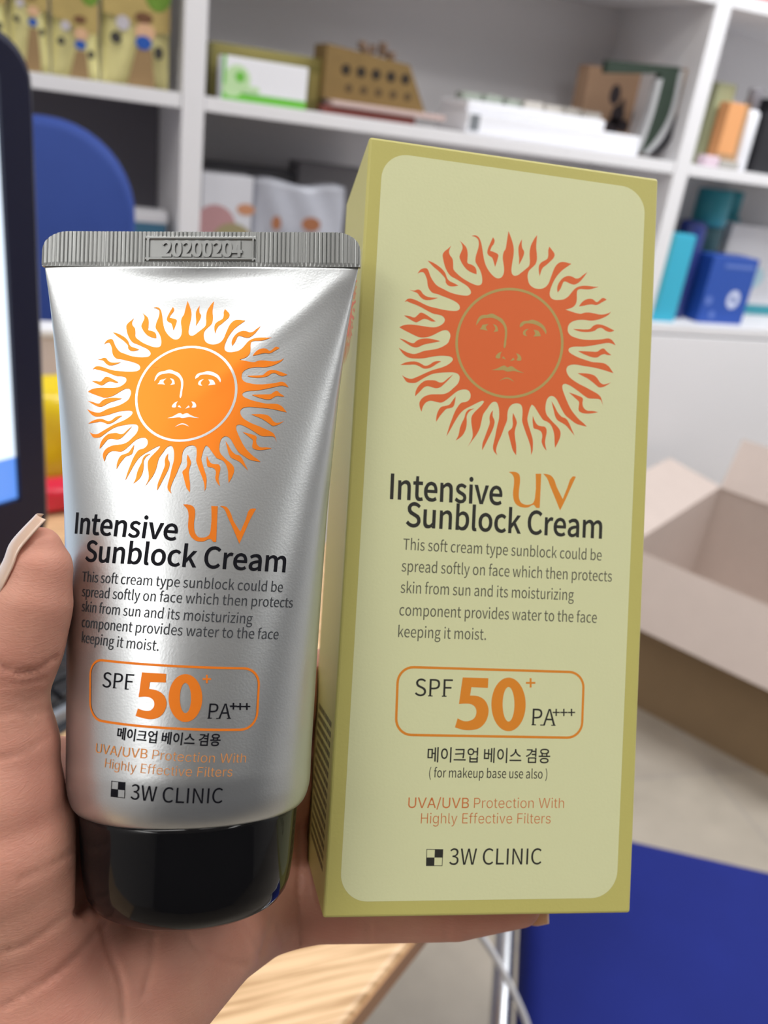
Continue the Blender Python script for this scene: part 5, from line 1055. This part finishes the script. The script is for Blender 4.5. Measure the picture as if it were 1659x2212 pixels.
for j in range(nvv - 1):
    for k in range(nu - 1): a_ = j * nu + k; f.append([a_, a_ + 1, a_ + nu + 1, a_ + nu]); f.append([N + a_ + 1, N + a_, N + a_ + nu, N + a_ + nu + 1])
for k in range(nu - 1): a_ = (nvv - 1) * nu + k; f.append([a_, a_ + 1, N + a_ + 1, N + a_]); f.append([k + 1, k, N + k, N + k + 1])
for j in range(nvv - 1): a_ = j * nu; c_ = a_ + nu; f.append([c_, a_, N + a_, N + c_]); a_ += nu - 1; c_ += nu - 1; f.append([a_, c_, N + c_, N + a_])
M_crimp = mat('crimp_silver_dulled', (.33, .34, .335, 1), .42, .9)  # tube silver made darker: the crimp's duller reflection put into the colour
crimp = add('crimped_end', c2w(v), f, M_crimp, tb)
tv, tf = text_mesh('20200204', .014)
x = tv[:, 0]; x = (x - x.min()) / np.ptp(x); w_ = 14.6
ww = np.array(tv); uu = -7.2 + x * w_; vv_ = vd0 + .55 + tv[:, 1] / CAPH * (vd1 - vd0 - 1.1)
bm = bmesh.new(); bvs = [bm.verts.new((uu[i], vv_[i], 0)) for i in range(len(uu))]
for ff_ in tf:
    try: bm.faces.new([bvs[i] for i in ff_])
    except ValueError: pass
r_ = bmesh.ops.extrude_face_region(bm, geom=bm.faces[:]); bmesh.ops.translate(bm, vec=(0, 0, .32), verts=[e for e in r_['geom'] if isinstance(e, bmesh.types.BMVert)])
bm.verts.index_update(); dv = np.array([q_.co[:] for q_ in bm.verts]); df = [[q_.index for q_ in ff_.verts] for ff_ in bm.faces]; bm.free()
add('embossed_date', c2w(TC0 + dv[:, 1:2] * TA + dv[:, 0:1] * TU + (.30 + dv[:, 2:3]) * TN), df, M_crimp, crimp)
# black cap
prof = [(10.5, .0), (12.2, .05), (14.0, .45), (15.6, 1.4), (16.6, 2.8), (17.2, 4.6), (17.7, 8), (18.3, V_SH - .5), (18.3, V_SH + .6)]
NC = 96; v = []; f = []
prof2 = [(prof[0][0] * k / 4, 0.0) for k in range(1, 4)] + prof
for r_, h in prof2:
    for k in range(NC): a_ = 2 * math.pi * k / NC; v.append(TC0 + TA * h + TU * r_ * math.cos(a_) + TN * r_ * .96 * math.sin(a_))
for i in range(len(prof2) - 1):
    for k in range(NC): f.append([i * NC + k, i * NC + (k + 1) % NC, (i + 1) * NC + (k + 1) % NC, (i + 1) * NC + k])
f.append(list(range(NC))); f.append([(len(prof2) - 1) * NC + k for k in range(NC)])
capo = add('cap', c2w(v), f, mat('cap_black', (0.004, 0.004, 0.005, 1), .09, spec=.25), tb, smooth=True); capo['label'] = 'glossy black cap'

# printing on the tube
def conform(name, pr_, mats, lift, parent, step_s=1.0, step_v=None):
    bm = bmesh.new(); bv = [bm.verts.new((p[0], p[1], 0)) for p in pr_.v]
    for f_, m_ in zip(pr_.f, pr_.m):
        try: fc = bm.faces.new([bv[i] for i in f_]); fc.material_index = m_
        except ValueError: pass
    xs = [p[0] for p in pr_.v]; ys = [p[1] for p in pr_.v]
    for c_ in np.arange(math.ceil(min(xs) / step_s) * step_s, max(xs), step_s): bmesh.ops.bisect_plane(bm, geom=bm.verts[:] + bm.edges[:] + bm.faces[:], plane_co=(c_, 0, 0), plane_no=(1, 0, 0))
    if step_v:
        for c_ in np.arange(math.ceil(min(ys) / step_v) * step_v, max(ys), step_v): bmesh.ops.bisect_plane(bm, geom=bm.verts[:] + bm.edges[:] + bm.faces[:], plane_co=(0, c_, 0), plane_no=(0, 1, 0))
    bm.verts.index_update(); co = np.array([q_.co[:2] for q_ in bm.verts]); fcs = [[q_.index for q_ in f_.verts] for f_ in bm.faces]; fm = [f_.material_index for f_ in bm.faces]; bm.free()
    P = lab2cam(co[:, 0], co[:, 1], lift); e_ = .15
    t_s = lab2cam(co[:, 0] + e_, co[:, 1], lift) - lab2cam(co[:, 0] - e_, co[:, 1], lift); t_v = lab2cam(co[:, 0], co[:, 1] + e_, lift) - lab2cam(co[:, 0], co[:, 1] - e_, lift)
    nn = np.cross(t_s, t_v); nn /= np.linalg.norm(nn, axis=1)[:, None] + 1e-12; nn *= np.sign((nn @ TN))[:, None]
    V = c2w(P); Nw = nn @ RC.T
    out = []
    for f_ in fcs:
        a_, b_, c_ = V[f_[0]], V[f_[1]], V[f_[2]]; out.append(f_ if np.cross(b_ - a_, c_ - a_) @ Nw[f_[0]] > 0 else f_[::-1])
    return add(name, V, out, mats, parent, fm, True, Nw)
tI_blk = mat('tube_ink_black', srgb(22, 22, 28), .5, spec=.06); tI_grey = mat('tube_ink_grey', srgb(62, 64, 68), .5, spec=.06); tI_or = mat('tube_ink_orange', srgb(226, 122, 36), .45, .15, spec=.1); tI_pale = mat('tube_ink_pale_orange', srgb(216, 144, 80), .45, .2, spec=.1)
tI_sun = mat('tube_ink_sun', srgb(240, 132, 38), .4, .5, spec=.2); tI_line = mat('tube_ink_line', (.6, .62, .63, 1), .33, .95)
c0 = untube(400.3, 849.5); rl, rr_ = untube(290.7, 849.5), untube(509.9, 849.5); ru, rd = untube(400.3, 746.5), untube(400.3, 952.5)
srx = (rr_[0] - rl[0]) / 2; sry = (ru[1] - rd[1]) / 2
tfn = lambda p: (c0[0] + (p[0] - SUNC[0]) / SUNRX * srx, c0[1] - (p[1] - SUNC[1]) / SUNRY * sry)
s1, s2 = sun_layers(tfn)
ts = conform('sun_emblem', s1, tI_sun, .07, tb, 1.0, 1.5); conform('sun_face_lines', s2, tI_line, .10, ts, 1.0, 1.5)
tmm = np.linalg.norm(untube(350, 1400) - untube(450, 1400)) / 100
L_TUBE = dict(lines=[
 ('Intensive', (162, 1151.6), (381.5, 1167), 48 * tmm, 0, .006), ('Sunblock Cream', (184, 1212), (616, 1235.6), 47 * tmm, 0, .006),
 ('This soft cream type sunblock could be', (177.4, 1255.8), (610, 1279), 22.5 * tmm, 1, 0), ('spread softly on face which then protects', (177, 1288), (631.5, 1312.7), 22.5 * tmm, 1, 0),
 ('skin from sun and its moisturizing', (176.5, 1320), (544.6, 1347.5), 22.5 * tmm, 1, 0), ('component provides water to the face', (176.5, 1354), (600.6, 1381), 22.5 * tmm, 1, 0),
 ('keeping it moist.', (176.5, 1387), (342, 1406), 22.5 * tmm, 1, 0),
 ('SPF', (221, 1484), (287, 1489.5), 32 * tmm, 0, 0), ('PA', (449.5, 1551), (497, 1551), 30 * tmm, 0, 0),
 ('메이크업 베이스 겸용', (252.5, 1594), (475.5, 1609), 20 * tmm, 0, .006),
 ('UVA/UVB', (207, 1625), (317.6, 1638.5), 19 * tmm, 3, 0), ('Protection With', (328.4, 1639.5), (530, 1647), 19 * tmm, 3, -.008),
 ('Highly Effective Filters', (226.5, 1657.5), (501, 1677), 19 * tmm, 3, -.008), ('3W CLINIC', (282, 1726), (480, 1734.5), 31 * tmm, 0, 0)])
pr = layout(untube, L_TUBE, 1)
B3 = (140, 1080); B4 = (150, 1400)
u1 = lambda x, y: tuple(untube(B3[0] + x / 3.072, B3[1] + y / 3.072)); u2 = lambda x, y: tuple(untube(B4[0] + x / 3.072, B4[1] + y / 3.072))
TU_U = [(785,30),(830,32),(858,50),(865,90),(858,150),(862,210),(885,245),(920,250),(955,235),(968,200),(972,40),(1015,42),(1005,278),(985,278),(965,258),(920,275),(870,270),(835,240),(818,180),(822,110),(815,65),(800,45)]
TU_V = [(1030,40),(1070,45),(1095,75),(1120,140),(1165,210),(1200,130),(1230,60),(1270,58),(1230,130),(1195,210),(1158,290),(1120,200),(1080,110),(1058,60)]
T5 = [(482,160),(642,170),(640,228),(535,225),(528,270),(580,280),(625,310),(645,360),(635,410),(600,455),(545,472),(490,465),(440,450),(455,400),(500,415),(540,412),(562,385),(560,350),(535,328),(500,322),(460,325)]
pr.poly([fillet_curve([u1(*p) for p in TU_U])], 2); pr.poly([fillet_curve([u1(*p) for p in TU_V])], 2); pr.poly([fillet_curve([u2(*p) for p in T5])], 2)
pr.ring([u2(*p) for p in ell((770, 331), 112, 159, 48)], [u2(*p) for p in ell((770, 331), 37, 100, 48)], 2)
cross(u2, (912, 205), 28, 6, pr, 2)
for x, y in ((1088, 385), (1133, 387), (1177, 387)): cross(u2, (x, y), 23, 5, pr, 0)
seriffs(pr, [u2(300, 264), u2(380, 272), u2(930, 465), u2(988, 466), u2(1058, 466)], 28 / 3.072 * tmm, 6 / 3.072 * tmm, 0, X_, Y_)
conform('lettering', pr, [tI_blk, tI_grey, tI_or, tI_pale], .07, tb)
pr = Print(); pr.stroke(rating_frame([u2(140, 70), u2(1262, 135), u2(1240, 538), u2(138, 468)], 2.6), 5.0 * tmm, 0); conform('rating_frame', pr, tI_or, .07, tb)
pr = Print(); logo(u2, [(280, 880), (372, 890), (368, 997), (275, 985)], pr); conform('checker_logo', pr, tI_blk, .07, tb)

# ================================================================== the hand
def seg(*pts): return [(P3(px, py, z), r) for px, py, z, r in pts]
PALM = [
 seg((20, 1700, 152, 9), (160, 1680, 172, 8), (350, 1750, 184, 15), (560, 1740, 190, 10.5)),
 seg((60, 1880, 164, 14), (300, 1930, 178, 16), (560, 1880, 191, 9.5)),
 seg((610, 1950, 185, 8.2), (430, 2000, 168, 13.5), (313, 2102, 159, 15), (150, 2260, 152, 20), (-60, 2520, 152, 23)),
 seg((-2, 1620, 141, 8.4), (-20, 1740, 140, 11.5), (-12, 1850, 141, 14), (30, 1990, 148, 17), (20, 2150, 149, 20), (-90, 2420, 150, 24)),
 seg((190, 2020, 167, 14), (130, 2200, 158, 19))]
THUMB = [seg((86, 1182, 139, 3.3), (84, 1232, 139, 5.0), (68, 1305, 139, 6.3), (42, 1395, 139.5, 6.9), (8, 1475, 140, 6.9), (-10, 1560, 140.5, 7.7), (-2, 1625, 141, 8.5)),
         seg((80, 1225, 142, 3.6), (54, 1310, 143.5, 5.6), (20, 1400, 144.5, 6.7), (-8, 1480, 145, 7.2), (-20, 1570, 146, 8.5))]
FINGERS = dict(
 little=seg((610, 1950, 185, 8.2), (800, 1960, 181, 6.9), (985, 1962, 181, 6.4), (1122, 1955, 181, 4.5)),
 ring=seg((600, 1840, 191, 9), (820, 1800, 203, 7.8), (1040, 1790, 206, 7.2), (1190, 1790, 207, 6)),
 middle=seg((580, 1700, 191, 9.4), (830, 1640, 202, 8.2), (1060, 1610, 206, 7.5), (1230, 1600, 207, 6.2)),
 index=seg((540, 1560, 189, 9.4), (800, 1440, 201, 8.2), (1020, 1380, 205, 7.5), (1180, 1350, 206, 6.2)))
lo = np.array([-150., -5., 108.]); hi = np.array([55., 128., 222.]); H = .8
ax = [np.arange(lo[i], hi[i], H) for i in range(3)]
XX = np.stack(np.meshgrid(*ax, indexing='ij'), -1).astype(np.float32)
def cone(a_, ra, b_, rb):
    ba = (b_ - a_).astype(np.float32); pa = XX - a_.astype(np.float32); h = np.clip((pa @ ba) / float(ba @ ba), 0, 1); d = pa - h[..., None] * ba
    return np.sqrt((d * d).sum(-1)) - (ra + (rb - ra) * h)
def smin(a_, b_, k): h = np.clip(.5 + .5 * (b_ - a_) / k, 0, 1); return b_ * (1 - h) + a_ * h - k * h * (1 - h)
def chain(S, k=1.5):
    f_ = None
    for (a_, ra), (b_, rb) in zip(S[:-1], S[1:]):
        d = cone(a_, ra, b_, rb); f_ = d if f_ is None else np.minimum(f_, d)
    return f_
palm = None
for S in PALM: d = chain(S); palm = d if palm is None else smin(palm, d, 7.0)
thumb = smin(chain(THUMB[0]), chain(THUMB[1]), 5.0)
field = smin(palm, thumb, 4.0)
for nm, S in FINGERS.items(): field = np.minimum(field, smin(palm, chain(S), 4.5))
# flesh yields to what it holds
rel = XX - TC0.astype(np.float32); vv_ = rel @ TA.astype(np.float32); uu = rel @ TU.astype(np.float32); nn = rel @ TN.astype(np.float32)
a_ = np.interp(vv_, VG, AGs, left=18.3).astype(np.float32); b_ = np.interp(vv_, VG, BGs, left=18.0).astype(np.float32)
k_ = np.sqrt((uu / a_) ** 2 + (nn / b_) ** 2); dt = (k_ - 1) * np.minimum(a_, b_); dt = np.maximum(dt, -vv_ - .0)
field = np.maximum(field, -(dt - .15))
rb_ = (XX - BO.astype(np.float32)) @ BR.astype(np.float32); qd = np.abs(rb_ - np.array([BW / 2, BH / 2, BD / 2], np.float32)) - np.array([BW / 2, BH / 2, BD / 2], np.float32)
db = np.sqrt((np.maximum(qd, 0) ** 2).sum(-1)) + np.minimum(qd.max(-1), 0)
field = np.maximum(field, -(db - .12))
del rel, vv_, uu, nn, a_, b_, k_, rb_, qd
def surface_nets(F):
    s_ = F < 0; nx, ny, nz = F.shape
    c_ = np.zeros((nx - 1, ny - 1, nz - 1), np.int8)
    for dx in (0, 1):
        for dy in (0, 1):
            for dz in (0, 1): c_ += s_[dx:nx - 1 + dx, dy:ny - 1 + dy, dz:nz - 1 + dz]
    act = (c_ > 0) & (c_ < 8); idx = -np.ones(act.shape, np.int64); I = np.argwhere(act); idx[act] = np.arange(len(I))
    acc = np.zeros((len(I), 3)); cnt = np.zeros(len(I))
    corners = [(dx, dy, dz) for dx in (0, 1) for dy in (0, 1) for dz in (0, 1)]
    for p in corners:
        for d in range(3):
            if p[d]: continue
            q_ = list(p); q_[d] = 1
            fa = F[I[:, 0] + p[0], I[:, 1] + p[1], I[:, 2] + p[2]]; fb = F[I[:, 0] + q_[0], I[:, 1] + q_[1], I[:, 2] + q_[2]]
            m_ = (fa < 0) != (fb < 0); t_ = np.where(m_, fa / np.where(m_, fa - fb, 1), 0)
            pos = np.tile(np.array(p, float), (len(I), 1)); pos[:, d] += t_; acc[m_] += pos[m_]; cnt[m_] += 1
    V = I + acc / cnt[:, None]; faces = []
    for d in range(3):
        o1, o2 = [(1, 2), (2, 0), (0, 1)][d]
        sl0 = [slice(1, n_ - 1) for n_ in F.shape]; sl1 = [slice(1, n_ - 1) for n_ in F.shape]; sl0[d] = slice(0, F.shape[d] - 1); sl1[d] = slice(1, F.shape[d])
        a_ = s_[tuple(sl0)]; b_ = s_[tuple(sl1)]; E = np.argwhere(a_ != b_); off_ = np.array([1, 1, 1]); off_[d] = 0; E = E + off_
        ins = s_[E[:, 0], E[:, 1], E[:, 2]]
        def cell(i1, i2): c = E.copy(); c[:, o1] -= i1; c[:, o2] -= i2; return idx[c[:, 0], c[:, 1], c[:, 2]]
        Qd = np.stack([cell(1, 1), cell(0, 1), cell(0, 0), cell(1, 0)], 1); Qd[~ins] = Qd[~ins][:, ::-1]; faces.append(Qd)
    return V, np.concatenate(faces)
HV, HF = surface_nets(field); HV = HV * H + lo
del XX, field, dt, db, palm, thumb
def smooth_mesh(V, F, it, lam=.5):
    E = np.concatenate([F[:, [0, 1]], F[:, [1, 2]], F[:, [2, 3]], F[:, [3, 0]]])
    for k in range(it):
        s_ = np.zeros_like(V); c_ = np.zeros(len(V))
        for d in range(3): s_[:, d] = np.bincount(E[:, 0], V[E[:, 1], d], len(V)) + np.bincount(E[:, 1], V[E[:, 0], d], len(V))
        c_ = np.bincount(E[:, 0], minlength=len(V)) + np.bincount(E[:, 1], minlength=len(V)); V = V + ((s_ / c_[:, None]) - V) * (lam if k % 2 == 0 else -lam * .9)
    return V
def vnormals(V, F):
    n_ = np.cross(V[F[:, 2]] - V[F[:, 0]], V[F[:, 3]] - V[F[:, 1]]); o = np.zeros_like(V)
    for k in range(4):
        for d in range(3): o[:, d] += np.bincount(F[:, k], n_[:, d], len(V))
    return o / (np.linalg.norm(o, axis=1)[:, None] + 1e-9)
HV = smooth_mesh(HV, HF, 14)
HN = vnormals(HV, HF)
if np.mean((HN * (HV - HV.mean(0))).sum(1)) < 0: HF = HF[:, ::-1]; HN = -HN
# creases of the skin: narrow folds pressed in along lines across the palm side
CREASE = [([(-20, 1428), (30, 1450), (80, 1448), (122, 1420)], 5, .55), ([(-20, 1470), (40, 1478), (100, 1466)], 4, .25), ([(-10, 1540), (60, 1542), (104, 1532)], 4, .3),
          ([(-10, 1640), (50, 1625), (104, 1590)], 5, .3), ([(222, 1975), (232, 2040), (262, 2120), (270, 2212)], 6, .5), ([(225, 1990), (170, 2060), (100, 2120), (0, 2180)], 6, .5), ([(180, 1960), (130, 1990), (60, 2040), (0, 2060)], 6, .4),
          ([(160, 1840), (110, 1870), (40, 1900)], 6, .3), ([(330, 2010), (330, 2070), (310, 2150)], 5, .4), ([(400, 2005), (420, 2040), (480, 2075), (530, 2085)], 5, .4), ([(520, 1990), (540, 2030), (560, 2060)], 5, .35),
          ([(648, 1780), (646, 1900), (650, 2060)], 4, .6), ([(600, 2000), (612, 2040)], 4, .4), ([(795, 1990), (798, 2040)], 5, .3), ([(965, 1990), (968, 2036)], 5, .25), ([(590, 1985), (575, 2030), (560, 2080)], 5, .35)]
px = project(HV); face_cam = (HN * HV).sum(1) < 0
for line, w, dep in CREASE:
    L = np.array(spline(line, 10)); d = np.full(len(HV), 1e9)
    for p, q_ in zip(L[:-1], L[1:]):
        e_ = q_ - p; t_ = np.clip(((px - p) @ e_) / (e_ @ e_), 0, 1); d = np.minimum(d, np.hypot(*(px - p - t_[:, None] * e_).T))
    HV = HV - HN * (np.where(face_cam & (HV[:, 2] < 200), dep * np.exp(-(d / w) ** 2), 0))[:, None]
M_skin = bpy.data.materials.new('skin'); M_skin.use_nodes = True; nt = M_skin.node_tree; b = nt.nodes['Principled BSDF']
b.inputs['Roughness'].default_value = .5; b.inputs['Subsurface Weight'].default_value = .25; b.inputs['Subsurface Radius'].default_value = (1, .35, .2); b.inputs['Subsurface Scale'].default_value = .003; b.inputs['Specular IOR Level'].default_value = .35
tc = nt.nodes.new('ShaderNodeTexCoord'); n1 = nt.nodes.new('ShaderNodeTexNoise'); n1.inputs['Scale'].default_value = 55; n1.inputs['Detail'].default_value = 6
cr = nt.nodes.new('ShaderNodeValToRGB'); e = cr.color_ramp.elements; e[0].position = .3; e[0].color = srgb(200, 136, 118); e[1].position = .7; e[1].color = srgb(218, 162, 140)
n2 = nt.nodes.new('ShaderNodeTexNoise'); n2.inputs['Scale'].default_value = 900; n2.inputs['Detail'].default_value = 4; n2.inputs['Distortion'].default_value = 1.5
mp = nt.nodes.new('ShaderNodeMapping'); mp.inputs['Scale'].default_value = (.5, .5, 2.2)
bp = nt.nodes.new('ShaderNodeBump'); bp.inputs['Strength'].default_value = .25; bp.inputs['Distance'].default_value = .0004
nt.links.new(tc.outputs['Object'], n1.inputs['Vector']); nt.links.new(n1.outputs['Fac'], cr.inputs['Fac']); nt.links.new(cr.outputs['Color'], b.inputs['Base Color'])
nt.links.new(tc.outputs['Object'], mp.inputs['Vector']); nt.links.new(mp.outputs['Vector'], n2.inputs['Vector']); nt.links.new(n2.outputs['Fac'], bp.inputs['Height']); nt.links.new(bp.outputs['Normal'], b.inputs['Normal'])
hroot = tuple(c2w(P3(200, 2150, 160)))
hand = add('hand', c2w(HV), HF, M_skin, smooth=True, loc=hroot)
tag(hand, 'left hand of a person, palm up, holding the silver tube and the yellow carton', 'hand')
# nails
M_nail = mat('nail', srgb(216, 180, 160), .25, sss=.2, coat=.3)
def nail(name, line, wdir, ndir, width, bulge, parent, thick=.22):
    """curved plate along a centre line (cam mm); wdir across, ndir outward"""
    L = spline(line, 6); v = []; n = 10; f = []
    wdir, ndir = unit(wdir), unit(ndir)
    for s_ in (0, 1):
        for i, p in enumerate(L):
            q_ = i / (len(L) - 1); w_ = width * (1 - .25 * max(0, q_ - .75) / .25 * 1.0 - .2 * max(0, .15 - q_) / .15)
            for k in range(n + 1):
                t_ = 2 * k / n - 1; v.append(p + wdir * (t_ * w_ / 2) - ndir * (bulge * t_ * t_) - ndir * thick * s_)
    m_ = len(L); N = m_ * (n + 1)
    for i in range(m_ - 1):
        for k in range(n): a_ = i * (n + 1) + k; f.append([a_, a_ + 1, a_ + n + 2, a_ + n + 1]); f.append([N + a_ + 1, N + a_, N + a_ + n + 1, N + a_ + n + 2])
    for k in range(n): f.append([k + 1, k, N + k, N + k + 1]); a_ = (m_ - 1) * (n + 1) + k; f.append([a_, a_ + 1, N + a_ + 1, N + a_])
    for i in range(m_ - 1): a_ = i * (n + 1); c_ = a_ + n + 1; f.append([a_, c_, N + c_, N + a_]); a_ += n; c_ += n; f.append([c_, a_, N + a_, N + c_])
    return add(name, c2w(np.array(v)), f, M_nail, parent, smooth=True)
NLN = unit((-.88, -.3, -.45))
nail('thumb_nail', [P3(66, 1300, 139) + NLN * 6.6, P3(84, 1232, 139) + NLN * 5.6, P3(86, 1186, 139) + NLN * 4.45, P3(78, 1111, 138.2)], (.42, .17, -.9), NLN, 6.8, 1.2, hand)['label'] = 'long pale thumb nail'
nail('little_finger_nail', [P3(1080, 1962, 184.6), P3(1130, 1972, 184.8), P3(1186, 1977, 184.2)], (-.1, .75, -.6), (.15, .62, .77), 5.2, 1.0, hand)['label'] = 'long pale little finger nail'
